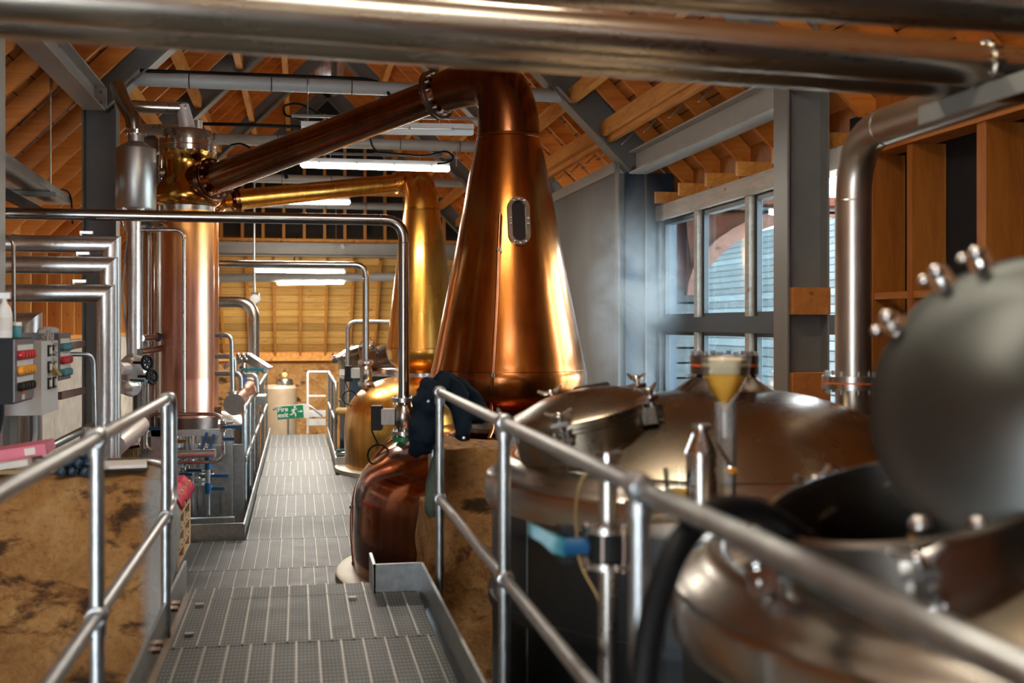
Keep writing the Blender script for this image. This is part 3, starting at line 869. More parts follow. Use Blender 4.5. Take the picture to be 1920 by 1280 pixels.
# copper overflow tubes hugging the pots
def copper_tube(label, pts, r, clips, parent_c):
    t = thing('copper_tube', label, 'tube', pts[-1])
    MB().tube(fillet(pts, .12), r, 12).build('tube', 'cutube', t)
    for (p, d) in clips:
        MB().cyl(p - d * .02, p + d * .09, .008, 8).cyl(p - V((0, 0, .012)), p + V((0, 0, .012)), r * 1.5, 12).build('clip', 'flange', t)
    return t
def pot_side(u, v, D): return at(u, v, D)
tb = [at(742, 818, 8.72), at(726, 828, 8.72), at(695, 866, 8.75), at(669, 905, 8.78), at(660, 950, 8.8), at(659, 1000, 8.8), at(664, 1062, 8.8)]
copper_tube('copper tube curving down the side of the big pot beside the walkway', tb, .014, [(at(660, 950, 8.8), rgt), (at(664, 1055, 8.8), rgt)], C1)
tb = [at(683, 732, 14.95), at(665, 752, 15), at(651, 785, 15.05), at(646, 830, 15.1), at(652, 868, 15.1), at(654, 880, 15.1)]
copper_tube('thin copper tube curving down the side of the rear golden pot', tb, .016, [(at(647, 830, 15.1), rgt)], C2)
pts = []; cl = []
for v, u in ((402, 939), (470, 936), (560, 933), (640, 929), (700, 926), (770, 923)):
    q, m_ = neck_pt(C1, neck1, u, v, D1 - .35, .03); pts.append(q)
    if v in (470, 700): cl.append((q, -m_))
pts += [at(926, 800, 8.25), at(912, 832, 8.15)]
t = copper_tube('straight pinkish copper tube clipped to the front of the big neck', pts, .0125, cl, C1)
MB().cyl(at(905, 835, 8.1), at(922, 830, 8.12), .02, 12).build('tap', 'chrome', t)
MB().bar(at(922, 829, 8.1), at(945, 832, 8.05), .012, .03).build('tap_lever', 'blue', t)

# ---------------------------------------------------------------- condensers
def condenser(label, cx, cy, r, zb, z1, head, flange_z, cap, mbody, mhead):
    t = thing('condenser', label, 'condenser', (cx, cy, zb - .14))
    c = (cx, cy, 0)
    MB().lathe([(r * .95, zb - .14), (r * 1.14, zb - .13), (r * 1.16, zb - .02), (r * 1.16, zb), (r, zb)], c).build('bottom_plate', 'flange', t)
    MB().bolts((cx, cy, zb - .1), (0, 0, 1), r * 1.08, 18, .014, .06).build('bolt', 'bolt', t)
    MB().lathe([(r, zb), (r, zb + .35), (r * .995, zb + .36), (r, zb + .37), (r, z1)], c, seg=64).build('body', mbody, t)
    MB().lathe([(r * 1.02, z1), (r * 1.02, z1 + .05)], c).build('collar', 'steel', t)
    MB().lathe(smooth_prof(head), c, seg=64).build('head', mhead, t)
    fz = flange_z
    MB().lathe([(r * .9, fz - .05), (r * 1.1, fz - .05), (r * 1.1, fz - .005), (r * 1.085, fz), (r * 1.1, fz + .005), (r * 1.1, fz + .05), (r * .9, fz + .05)], c).build('flange', 'chrome', t)
    MB().bolts((cx, cy, fz), (0, 0, 1), r * 1.02, 20, .013, .075).build('bolt', 'bolt', t)
    MB().lathe([(r * .93, fz + .05), (r * .93, fz + .14), (r * .9, fz + .155), (.01, fz + .17)], c).build('cap', 'steel', t)
    return t
K1 = at(352, 608, 10.6)
zz = lambda v, D=10.6: CZ + (608 - v) / F * D
k1 = condenser('tall pink copper condenser column with a golden head in front of the pipework', K1.x, K1.y, .245, zz(780), zz(396),
    [(.25, zz(388)), (.30, zz(380)), (.315, zz(368)), (.29, zz(352)), (.245, zz(335)), (.225, zz(318)), (.225, zz(304)), (.25, zz(294)), (.262, zz(287))], zz(276), 0, 'cupink', 'cugold')
dn = (fl1 - arm1_end).normalized()
MB().tube([V((K1.x, K1.y, zz(338))), arm1_end - dn * .02], [.17, .15], 32).build('inlet_branch', 'cudark', k1)
MB().lathe([(.14, -.05), (.20, -.05), (.20, -.02), (.14, -.02)], arm1_end, dn, 40).build('inlet_flange', 'cudark', k1)
K2 = V((-1.2, 14.3, 0))
z2 = lambda v: CZ + (608 - v) / F * 13.8
k2 = condenser('second copper condenser column mostly hidden behind the first', K2.x, K2.y, .22, z2(762), z2(410),
    [(.225, z2(402)), (.30, z2(392)), (.31, z2(380)), (.25, z2(350)), (.22, z2(330)), (.24, z2(320))], z2(312), 0, 'cupink', 'cugold')
MB().tube([V((K2.x, K2.y, z2(378))), arm2_end + (arm2_end - fl2).normalized() * .02], [.16, .13], 32).build('inlet_branch', 'cugold', k2)
# sight tube on the head
q = at(303, 335, 10.45)
MB().tube([q + V((0, 0, .18)), q - V((0, 0, .2))], .012, 10).build('sight_tube', 'pipe', k1)
b = MB(); b.cyl(q + V((0, 0, .17)), q + V((.12, .1, .17)), .012, 8).cyl(q - V((0, 0, .19)), q + V((.12, .1, -.19)), .012, 8); b.build('sight_tube_arm', 'bolt', k1)
q = at(299, 326, 10.5)
MB().lathe([(.085, 0), (.085, .05), (.06, .06), (.06, .12)], q, (at(360, 326, 10.6) - q), 28).build('side_port', 'flange', k1)
MB().bolts(q, (at(360, 326, 10.6) - q), .072, 10, .009, .012).build('bolt', 'bolt', k1)
# ---------------------------------------------------------------- process pipes over the walkway
def actuated_valve(name, label, c, s=1.0, loops=True):
    """wafer valve with a grey actuator on the walkway side"""
    t = thing(name, label, 'valve', c - V((0, 0, .16 * s)))
    up = V((0, 0, 1))
    for z in (.13, -.13):
        MB().lathe([(.035 * s, -.016), (.095 * s, -.016), (.095 * s, .016), (.035 * s, .016)], c + V((0, 0, z * s)), up, 28).build('flange', 'bolt', t)
    for z in (.155, -.105):
        MB().lathe([(.03 * s, -.003), (.09 * s, -.003), (.09 * s, .003), (.03 * s, .003)], c + V((0, 0, (z - .025) * s)), up, 28).build('gasket', 'gasket', t)
    b = MB(); b.bolts(c + V((0, 0, .13 * s)), up, .078 * s, 8, .008 * s, .035 * s); b.bolts(c - V((0, 0, .13 * s)), up, .078 * s, 8, .008 * s, .035 * s)
    b.build('bolt', 'chrome', t)
    MB().lathe([(.05 * s, -.12 * s), (.062 * s, -.09 * s), (.078 * s, -.05 * s), (.082 * s, 0), (.078 * s, .05 * s), (.062 * s, .08 * s), (.05 * s, .12 * s)], c, up, 28).build('body', 'steel', t)
    d = -rgt
    R = frame(d)
    MB().obox(c + d * .12 * s, (.12 * s, .12 * s, .11 * s), R).build('actuator', 'frame2', t)
    MB().obox(c + d * .21 * s + V((0, 0, -.01)), (.12 * s, .19 * s, .08 * s), R).build('control_box', 'black', t)
    if loops:
        cl = MB()
        for k, (dx, dz, rr) in enumerate(((-.20, -.30, .085), (.02, -.27, .07))):
            cc = c + rgt * dx * s + V((0, 0, dz * s)) - V((0, .06, 0))
            for j in range(2): cl.torus(cc + V((0, .012 * j, 0)), V((.15, 1, .1)), rr * s, .007 * s, 32, 8)
        cl.tube(fillet([c + d * .22 * s, c + d * .26 * s - V((0, 0, .1)), c + d * .2 * s + V((0, -.06, -.22 * s))], .06), .006, 8)
        cl.build('cable_coil', 'rubber', t)
    return t
def goal_pipe(label, u0, u1, v, Du1, Y, r, zbot, mat='pipedark', rad=.16, name='process_pipe', x0=None):
    D = lambda u: (Y / CS) / (1 - (SN / CS) * (u - 960) / F)
    a, b = at(u0, 608, D(u0)), at(u1, 608, D(u1)); z = CZ + (608 - v) / F * D(u1)
    t = thing(name, label, 'pipe', V((b.x, b.y, zbot)))
    MB().tube(fillet([V((a.x, Y, z)), V((b.x, Y, z)), V((b.x, Y, zbot))], rad, 10), r, 24).build('tube', mat, t, sharp=1.2)
    w = MB()
    w.torus(V((b.x - rad - .02, Y, z)), (1, 0, 0), r, .003, 24, 6); w.torus(V((b.x, Y, z - rad - .02)), (0, 0, 1), r, .003, 24, 6)
    w.build('weld', 'steel', t)
    return V((b.x, Y, zbot))
e = goal_pipe('long dark steel pipe crossing in front of the condenser and dropping to the big pot', 6, 757, 413, 0, 8.7, .043, CZ - 140 * 8.7 / F)
actuated_valve('flanged_valve', 'flanged steel valve with a black control box above the big copper pot', e - V((0, 0, .135)), 1.0)
t = thing('copper_stub', 'short copper inlet stub on the shoulder of the big pot', 'stub', e - V((0, 0, .5)))
MB().cyl(e - V((0, 0, .44)), e - V((0, 0, .28)), .046, 24).build('tube', 'cutube', t)
MB().lathe([(.046, -.02), (.09, -.02), (.09, .02), (.046, .02)], e - V((0, 0, .31)), (0, 0, 1), 28).build('flange', 'green', t)
e2 = goal_pipe('dark steel pipe crossing under the light and dropping to the rear golden pot', 404, 686, 497, 0, 14.98, .045, CZ - 72 * 14.9 / F)
actuated_valve('flanged_valve', 'flanged steel valve with cable loops above the rear golden pot', e2 - V((0, 0, .135)), 1.1)
t = thing('copper_stub', 'short copper inlet stub on the shoulder of the rear pot', 'stub', e2 - V((0, 0, .5)))
MB().cyl(e2 - V((0, 0, .5)), e2 - V((0, 0, .28)), .05, 24).build('tube', 'cutube', t)
# galvanised stand pipe behind the rear pot
t = thing('stand_pipe', 'bright galvanised bent tube standing beside the rear golden pot', 'pipe', at(652, 868, 15.6))
MB().tube(fillet([at(652, 876, 15.95), at(652, 603, 15.95), at(735, 603, 15.95)], .14), .032, 16).build('tube', 'galv', t)
# thin sample line in front of the condenser
t = thing('sample_line', 'thin steel line bent over in front of the pink condenser', 'pipe', at(345, 800, 10.2))
MB().tube(fillet([at(230, 415, 10.1), at(233, 431, 10.1), at(345, 431, 10.2), at(345, 776, 10.2)], .09), .016, 12).build('tube', 'pipe', t)

# ---------------------------------------------------------------- clad pipes with mitred elbows
for k, (v, Y) in enumerate(((550, 8.4), (498, 8.53), (459, 8.66))):
    D = Y * .953
    z = CZ + (608 - v) / F * D
    x1 = -1.362 + .0
    t = thing('clad_pipe', ['lowest of the three clad pipes with mitred corners, its drop nearest the camera', 'middle of the three clad pipes with mitred corners', 'highest of the three clad pipes with mitred corners'][k], 'pipe', (x1, Y, -1.2))
    r = .064
    def ring(c, R, k_=1): return [c + R @ V((r * math.cos(a), r * math.sin(a) * k_, 0)) for a in [2 * math.pi * i / 24 for i in range(24)]]
    cut = [V((x1 - r * math.cos(a) * 1.0, Y + r * math.sin(a), z - r * math.cos(a) * 1.0)) for a in [2 * math.pi * i / 24 for i in range(24)]]
    # mitre plane runs at 45 degrees
    cut = [V((x1 + r * math.cos(a), Y + r * math.sin(a), z + r * math.cos(a))) for a in [2 * math.pi * i / 24 for i in range(24)]]
    far_ = [V((x1 - 2.0, Y + r * math.sin(a), z + r * math.cos(a))) for a in [2 * math.pi * i / 24 for i in range(24)]]
    low = [V((x1 + r * math.cos(a), Y + r * math.sin(a), -1.2)) for a in [2 * math.pi * i / 24 for i in range(24)]]
    MB().loft([far_, cut]).build('run', 'lag', t); MB().loft([cut, low]).build('drop', 'lag', t)
    b = MB().cyl((x1 - .22, Y - .02, z + r), (x1 - .22, Y - .02, z + r + .03), .012, 10).box((x1 - .22, Y - .045, z + r + .012), (x1 - .13, Y - .005, z + r + .032))
    b.build('gauge_tap', 'bolt', t)
# big clad drop pipe at the wall
c = at(51, 608, 7.75); z = CZ + (608 - 612) / F * 7.75
t = thing('clad_duct', 'wide silver clad pipe with a slanted mitre behind the spray bottle', 'pipe', (c.x, c.y, -1.2))
r = .098
A = [2 * math.pi * i / 32 for i in range(32)]
cut = [V((c.x + r * math.cos(a), c.y + r * math.sin(a), z + r * math.cos(a))) for a in A]
MB().loft([[V((c.x - 1.0, c.y + r * math.sin(a), z + r * math.cos(a))) for a in A], cut]).build('run', 'lag', t)
MB().loft([cut, [V((c.x + r * math.cos(a), c.y + r * math.sin(a), -1.2)) for a in A]]).build('drop', 'lag', t)
# thin bent tube at the edge
t = thing('bent_tube', 'thin steel tube bent over in front of the three clad pipes', 'pipe', at(25, 600, 7.3))
MB().tube(fillet([at(-60, 440, 7.3), at(25, 446, 7.3), at(26, 606, 7.3), at(26, 608, 7.3) * 1 - V((0, 0, 3.1))], .06), .012, 12).build('tube', 'pipe', t)

# ---------------------------------------------------------------- receiver vessel and its pipes
rv = at(255, 608, 10.05)
zr = lambda v: CZ + (608 - v) / F * 10.05
t = thing('receiver_vessel', 'dull steel cylindrical vessel with a cone top hung beside the condenser head', 'vessel', (rv.x, rv.y, zr(400)))
c0 = (rv.x, rv.y, 0)
MB().lathe([(.165, zr(394)), (.178, zr(390)), (.178, zr(281)), (.175, zr(279)), (.07, zr(266)), (.07, zr(250))], c0).build('shell', 'satin', t)
MB().lathe([(.05, zr(252)), (.10, zr(252)), (.10, zr(249)), (.097, zr(248.5)), (.10, zr(248)), (.10, zr(245)), (.05, zr(245))], c0, seg=32).build('flange', 'chrome', t)
MB().bolts((rv.x, rv.y, zr(248.5)), (0, 0, 1), .088, 10, .009, .03).build('bolt', 'bolt', t)
MB().tube(fillet([at(251, 246, 10.05), at(250, 222, 10.05), at(232, 195, 10.1), at(220, 160, 10.2)], .14), .068, 24).build('vapour_pipe', 'pipedark', t)
fe = MB()
for k in range(6):
    a = 2 * math.pi * k / 6
    fe.box((rv.x + .15 * math.cos(a) - .02, rv.y + .15 * math.sin(a) - .02, zr(402)), (rv.x + .15 * math.cos(a) + .02, rv.y + .15 * math.sin(a) + .02, zr(392)))
fe.build('lug', 'bolt', t)
def vpipe(label, u, D, r, v0, v1, mat='lag', name='clad_pipe', extra=None):
    p, q = at(u, v0, D), at(u, v1, D)
    t = thing(name, label, 'pipe', q)
    MB().cyl(p, q, r, 24).build('tube', mat, t)
    return t
vpipe('silver clad pipe dropping straight below the receiver vessel', 251, 10.05, .064, 396, 690)
vpipe('bright narrow clad pipe just beside the drop below the vessel', 279, 10.5, .05, 420, 840, 'chrome')
vpipe('thin bright pipe standing between the clad drops and the condenser', 292, 10.7, .02, 420, 800, 'chrome')
vpipe('dark clad pipe behind the bright drops by the condenser', 268, 11.0, .05, 425, 850, 'pipedark')
t = thing('vent_pipe', 'steel pipe leaving the condenser top and running level to the wall', 'pipe', at(340, 245, 10.6))
pA = at(350, 203, 10.6)
MB().tube([pA, V((pA.x - .62, pA.y - .0, pA.z))], .058, 24).build('tube', 'pipe', t)
MB().tube([at(350, 203, 10.6) + V((-.04, 0, .03)), at(350, 232, 10.6), at(352, 250, 10.6)], [.06, .072, .08], 24).build('foil_elbow', 'foil', t)
t = thing('vent_pipe', 'lower steel pipe behind the foil wrapped elbow on the condenser top', 'pipe', at(330, 243, 10.8))
MB().tube([at(362, 243, 10.95), at(262, 243, 10.95)], .055, 24).build('tube', 'pipe', t)
MB().tube([at(372, 226, 10.95), at(372, 262, 10.95)], .04, 20).build('riser', 'lag', t)
# flat grey brace strap
t = thing('brace_strap', 'thin pale metal straps forming a narrow V beside the clad drop', 'strap', at(228, 560, 9.9))
MB().bar(at(243, 412, 10.03), at(229, 540, 10.0), .012, .05, (0, 1, 0)).build('strap', 'frame2', t)
MB().bar(at(229, 540, 10.0), at(243, 685, 10.03), .012, .05, (0, 1, 0)).build('strap', 'frame2', t)
# bowl under the main pipe
t = thing('steam_trap', 'rounded bright steel trap just under the long dark pipe', 'trap', at(285, 428, 10.3))
MB().ball(at(287, 424, 10.3), .11, (1.3, 1, .5)).build('bowl', 'chrome', t); MB().cyl(at(300, 423, 10.3), at(330, 422, 10.6), .03).build('stub', 'cutube', t)
# foil wrapped valve set
def foil_lump(mb, c, sc, seed):
    m = MB(); m.ball(c, 1, sc, 28)
    for v in m.bm.verts:
        d = v.co - c
        v.co += d * (.22 * noise.noise(d * 9 + V((seed, 0, 0))) + .12 * noise.noise(d * 24 + V((seed, 4, 0))))
    me = bpy.data.meshes.new('tmp'); m.bm.to_mesh(me); m.bm.free(); mb.bm.from_mesh(me); bpy.data.meshes.remove(me)
t = thing('foil_wrapped_valve', 'valve bundled in crumpled silver foil with two black handwheels', 'valve', at(250, 745, 9.3))
b = MB(); foil_lump(b, at(248, 692, 9.4), (.13, .11, .13), 1); foil_lump(b, at(240, 722, 9.4), (.11, .1, .09), 2); b.build('foil', 'foil', t, sharp=.4)
for u, v in ((276, 680), (285, 706)):
    q = at(u, v, 9.2)
    w = MB().torus(q, (.8, -.6, .1), .055, .014, 24, 8)
    for k in range(3): 
        a = math.pi * k / 3; R = frame((.8, -.6, .1)); w.cyl(q - R @ V((.055 * math.cos(a), .055 * math.sin(a), 0)), q + R @ V((.055 * math.cos(a), .055 * math.sin(a), 0)), .008, 6)
    w.cyl(q, q + V((-.12, .09, 0)), .012, 8); w.build('handwheel', 'black', t)
MB().bar(at(247, 712, 9.1), at(274, 714, 9.0), .035, .02).build('lever', 'teal', t)
MB().cyl(V((-1.33, 8.69, 1.63)), at(238, 690, 9.38), .05, 20).build('stub', 'lag', t)
t = thing('pipe_branch', 'short level steel branch into the condenser, above the foil bundle', 'pipe', at(270, 634, 10.2))
MB().tube([at(266, 634, 10.1), at(306, 631, 10.5)], .03, 16).build('tube', 'chrome', t)
MB().torus(at(296, 632, 10.4), at(306, 631, 10.5) - at(266, 634, 10.1), .034, .008).build('clamp', 'blue', t)
t = thing('pipe_branch', 'short sloping steel branch into the condenser, just over the foil bundle', 'pipe', at(270, 655, 10.2))
MB().tube([at(262, 660, 10.0), at(306, 652, 10.5)], .032, 16).build('tube', 'chrome', t)
t = thing('drain_manifold', 'horizontal clad pipe with a foil joint low behind the first handrail', 'pipe', at(240, 825, 9.0))
MB().cyl(V((-1.35, 8.70, 1.05)), at(262, 797, 9.5), .08, 24).build('tube', 'lag', t)
b = MB(); foil_lump(b, at(243, 815, 9.2), (.085, .1, .12), 5); b.build('foil', 'foil', t, sharp=.4)
t = thing('bent_tube', 'galvanised bent tube in front of the grey column behind the clad drops', 'pipe', at(175, 800, 10.3))
MB().tube(fillet([at(130, 664, 10.0), at(175, 664, 10.2), at(178, 810, 10.2)], .1), .02, 12).build('tube', 'galv', t)
for u0, v0, u1, v1, w_ in ((122, 650, 158, 644, 'upper'), (112, 742, 160, 731, 'lower')):
    t = thing('wall_bracket', f'{w_} dark steel bracket arm on the grey column beside the switch boxes', 'bracket', at(u0, v0, 8.5))
    MB().bar(at(u0, v0, 8.6), at(u1, v1, 10.6), .03, .06).build('arm', 'flange', t)
t = thing('back_rail', 'sloping galvanised rail behind the papers on the stone wall', 'rail', at(120, 820, 7.4))
MB().cyl(at(45, 862, 6.9), at(172, 798, 8.0), .027, 16).build('tube', 'galv', t)
MB().box(at(150, 838, 7.8), at(172, 800, 7.84)).build('grey_cloth', 'duster', t)

# ---------------------------------------------------------------- condenser stand and valve tree
cz = zz(800) 
t = thing('condenser_stand', 'galvanised steel stand carrying the pink condenser', 'stand', (K1.x, K1.y, -1.2))
for u, D in ((427, 11.2), (316, 10.4)):
    p = at(u, 800, D); MB().box((p.x - .055, p.y - .05, -1.2), (p.x + .055, p.y + .05, cz + .0)).build('leg', 'galv', t)
p0, p1 = at(300, 806, 10.4), at(430, 806, 11.2)
MB().box((K1.x - .34, K1.y - .30, cz - .06), (K1.x + .42, K1.y - .22, cz)).build('cross_beam', 'galv', t)
MB().box((K1.x - .34, K1.y + .22, cz - .06), (K1.x + .42, K1.y + .30, cz)).build('cross_beam', 'galv', t)
MB().box((K1.x - .3, K1.y - .3, -1.2), (K1.x - .2, K1.y - .2, cz)).build('leg', 'galv', t)
MB().box((K1.x + .30, K1.y + .2, -1.2), (K1.x + .40, K1.y + .3, cz)).build('leg', 'galv', t)
MB().box((K1.x - .5, K1.y - .35, .10), (K1.x + .45, K1.y - .27, .16)).build('cross_beam', 'galv', t)
MB().box((K1.x - .5, K1.y + .5, -.4), (K1.x + .5, K1.y + .54, .75)).build('back_plate', 'galv', t)
def lever_valve(label, p, s=1.0, col='blue', d=None):
    t = thing('lever_valve', label, 'valve', p - V((0, 0, .05)))
    d = d or rgt
    MB().cyl(p - V((0, 0, .05 * s)), p + V((0, 0, .05 * s)), .03 * s, 14).ball(p, .04 * s).build('body', 'chrome', t)
    MB().cyl(p, p + V((0, -.06 * s, 0)), .012 * s, 8).bar(p + V((0, -.06 * s, 0)), p + V((0, -.06 * s, 0)) + d * .17 * s, .018, .03).build('lever', col, t)
    return t
t = thing('bypass_line', 'thin steel bypass tube bent around the foot of the condenser', 'pipe', at(340, 850, 10.2))
MB().tube(fillet([at(286, 845, 10.1), at(273, 836, 10.1), at(274, 790, 10.1), at(285, 776, 10.1), at(405, 776, 10.1), at(418, 784, 10.1), at(419, 856, 10.1), at(408, 866, 10.1), at(305, 866, 10.1)], .08), .016, 12).build('tube', 'pipe', t)
MB().cyl(at(335, 852, 10.15), at(404, 849, 10.15), .038, 16).build('sleeve', 'lag', t)
lever_valve('blue levered ball valve on the bypass tube under the condenser, aisle side', at(419, 799, 10.08))
lever_valve('blue levered ball valve on the bypass tube under the condenser, wall side', at(275, 802, 10.08), .8)
lever_valve('ball valve with a blue collar half way down the bypass tube', at(419, 822, 10.08), .6)
t = thing('pipe_tree', 'cluster of upright steel valve pipes and flanges under the pink condenser', 'pipework', at(365, 960, 10.6))
for u, D, r in ((357, 10.7, .045), (371, 10.9, .035), (345, 11.0, .03), (330, 10.9, .035)):
    MB().cyl(at(u, 806, D), at(u, 965, D), r, 18).build('riser', 'chrome', t)
for u, v, D, r in ((357, 815, 10.7, .08), (371, 838, 10.9, .09), (371, 846, 10.9, .09), (357, 868, 10.7, .075), (371, 900, 10.9, .1), (371, 908, 10.9, .1), (330, 838, 10.9, .07), (345, 880, 11, .08)):
    q = at(u, v, D); MB().cyl(q, q + V((0, 0, .03)), r, 22).build('flange', 'bolt', t)
MB().cyl(at(330, 888, 10.9), at(398, 888, 10.9), .035, 16).build('branch', 'pipe', t)
MB().tube(fillet([at(357, 905, 10.6), at(352, 930, 10.5), at(348, 950, 10.5)], .05), .04, 16).build('outlet', 'chrome', t)
for i, (u, v, s) in enumerate(((378, 843, 1.1), (390, 850, 1.2), (352, 880, .8), (338, 888, .7), (395, 890, 1), (392, 914, .9))):
    lever_valve(['blue valve lever above the pipe cluster, by the steel sleeve', 'tall blue valve lever next to the condenser stand', 'small blue lever valve half way down the pipe cluster', 'smallest blue lever valve on the wall side of the pipe cluster',
                 'blue lever valve at the level of the cluster branch', 'lowest blue lever valve on the pipe cluster'][i], at(u, v, 10.4), s, 'blue', V((.3, 0, .9)) if i in (0, 1) else rgt)
t = thing('valve_spindle', 'upright steel spindle with a blue grip in front of the condenser stand', 'spindle', at(390, 962, 10.3))
MB().cyl(at(390, 860, 10.3), at(390, 965, 10.3), .022, 12).build('rod', 'galv', t); MB().cyl(at(390, 856, 10.3), at(390, 880, 10.3), .03, 12).build('grip', 'blue', t)
MB().cyl(at(390, 905, 10.3), at(390, 925, 10.3), .032, 12).build('lower_grip', 'blue', t)
lever_valve('yellow brass valve tucked behind the condenser stand', at(332, 826, 10.8), .7, 'amber')

# ---------------------------------------------------------------- spirit plant beyond the condenser
t = thing('clad_elbow_pipe', 'wide brownish clad pipe bending down in front of the boarded hip', 'pipe', at(478, 668, 17))
MB().tube(fillet([at(405, 566, 17.2), at(476, 566, 17.2), at(476, 566, 17.2) - V((0, 0, 3.5))], .28, 10), .085, 28).build('tube', 'steel', t)
t = thing('bent_tube', 'galvanised tube bent over the pipework beyond the condenser', 'pipe', at(436, 735, 12.6))
MB().tube(fillet([at(404, 628, 12.6), at(434, 628, 12.6), at(436, 736, 12.6)], .12), .026, 14).build('tube', 'galv', t)
MB().cyl(at(436, 733, 12.6), at(436, 738, 12.6), .07, 20).build('flange', 'bolt', t)
for k, (v, u1) in enumerate(((700, 452), (668, 440))):
    t = thing('bent_tube', ['low galvanised tube elbow beyond the condenser', 'stub of steel tube with a coupling beyond the condenser'][k], 'pipe', at(u1, v + 30, 13))
    MB().tube(fillet([at(404, v, 13), at(u1, v, 13), at(u1, v + 28, 13)], .08), .03, 14).build('tube', 'galv', t)
t = thing('spirit_cooler', 'horizontal copper and steel cooler drum behind the far handrail', 'cooler', at(455, 745, 12.9))
d_ = at(468, 728, 13.6) - at(440, 758, 12.6)
MB().cyl(at(440, 758, 12.6), at(468, 728, 13.6), .10, 28).build('drum', 'cupink', t)
for q in (at(440, 758, 12.6), at(468, 728, 13.6)): MB().lathe([(.08, -.015), (.125, -.015), (.125, .015), (.08, .015)], q, d_, 28).build('flange', 'lag', t)
t = thing('spirit_safe', 'slanted bright steel and glass safe on top of the pipework by the far handrail', 'spirit safe', at(465, 690, 14))
MB().bar(at(420, 688, 14.2), at(462, 664, 14.2), .10, .06).build('frame', 'steel', t)
MB().bar(at(462, 668, 14), at(503, 694, 14), .22, .10).build('lid', 'chrome', t)
b = MB()
for k in range(7): b.ball(at(446 + 3 * k, 665 + 4 * (k % 3), 13.9), .03, seg=10)
b.build('fittings', 'bolt', t)
MB().box(at(440, 735, 14.2), at(500, 690, 14.5)).build('glass_box', 'glass', t)
MB().box(at(430, 760, 14.1), at(500, 738, 14.7)).build('base', 'galv', t)
lever_valve('teal levered valve on the pipework in front of the spirit safe', at(456, 692, 13.4), 1.5, 'teal')
MB_ = MB().cyl(at(456, 695, 13.5), at(456, 740, 13.5), .04, 16)
solo('valve_standpipe', MB_, 'blue', 'short dark blue standpipe under the teal valve', 'pipe')
t = thing('bent_tube', 'galvanised tube looping from the teal valve towards the far handrail', 'pipe', at(480, 730, 13.3))
MB().tube(fillet([at(462, 704, 13.3), at(481, 704, 13.3), at(483, 735, 13.3)], .1), .032, 14).build('tube', 'galv', t)
t = thing('spirit_receiver', 'large dull steel receiver drum between the far handrail and the wall', 'vessel', (-1.5, 14.3, -1.2))
MB().lathe([(.01, -1.2), (.55, -1.2), (.55, .55), (.4, .68), (.01, .74)], (-1.25, 16.4, 0)).build('shell', 'steel', t)
t = thing('floor_tank', 'dull square steel tank below the pipework beside the walkway', 'tank', (-1.3, 13, -1.2))
MB().box((-1.6, 12.1, -1.2), (-.75, 14.0, .45)).build('body', 'tankside', t); MB().box((-1.62, 12.08, .45), (-.73, 14.02, .49)).build('lid', 'galv', t)
# ---------------------------------------------------------------- steel tanks with hatches
def clamp(parent, c, n, out, s=1.0):
    """swing bolt clamp: lug on the neck, bolt, wing nut on the lid"""
    up = n; tn = n.cross(out).normalized()
    R = Matrix((tn, out, up)).transposed()
    m = MB()
    for k in (-1, 1): m.obox(c + tn * .022 * k * s + out * .025 - up * .05, (.010 * s, .06 * s, .06 * s), R)
    m.obox(c + out * .01 + up * .012, (.07 * s, .06 * s, .016 * s), R)
    m.cyl(c - tn * .034 * s + out * .03 - up * .055, c + tn * .034 * s + out * .03 - up * .055, .009 * s, 10)
    m.cyl(c + out * .03 - up * .055, c + out * .03 + up * .06, .009 * s, 10)
    m.ball(c + out * .03 + up * .045, .017 * s, (1, 1, .9), 12)
    k = m.build('clamp', 'chrome', parent)
    w = MB()
    for g in (-1, 1):
        w.tube([c + out * .03 + up * .045, c + out * .03 + tn * .028 * g * s + up * .05, c + out * .035 + tn * .05 * g * s + up * .066], [.009 * s, .009 * s, .006 * s], 8)
    w.build('wing_nut', 'bolt', k)
def hatch(t, c, n, r, closed, swing=None):
    n = n.normalized()
    MB().shell([(r - .015, -.22), (r, -.22), (r, -.02), (r + .012, -.012), (r + .012, .0), (r - .012, .004), (r - .018, -.02), (r - .018, -.22)], c, n, 72).build('hatch_neck', 'dome' if closed else 'rim', t)
    R = frame(n)
    for k in range(5):
        a = 2 * math.pi * (k + .35) / 5
        o = R @ V((math.cos(a), math.sin(a), 0))
        if closed: clamp(t, c + o * (r + .012) + n * .028, n, o, 1.15)
        else: clamp(t, c + o * (r + .012) - n * .06, n, o, 1.0)
    if closed:
        l = MB().lathe([(.01, .0), (r + .012, .0), (r + .02, .006), (r + .02, .03), (r + .006, .04), (r * .86, .055), (r * .6, .085), (r * .3, .10), (.01, .105)], c, n, 72).build('hatch_lid', 'dome', t)
        h = MB()
        a = R @ V((.5, .87, 0)); b2 = R @ V((-.87, .5, 0)); hc = c + a * r * .74 + n * .10
        h.tube(fillet([hc - b2 * .075 - n * .03, hc - b2 * .075 - n * .02, hc + b2 * .075 - n * .02, hc + b2 * .075 - n * .03], .012), .010, 10).build('handle', 'black', l)
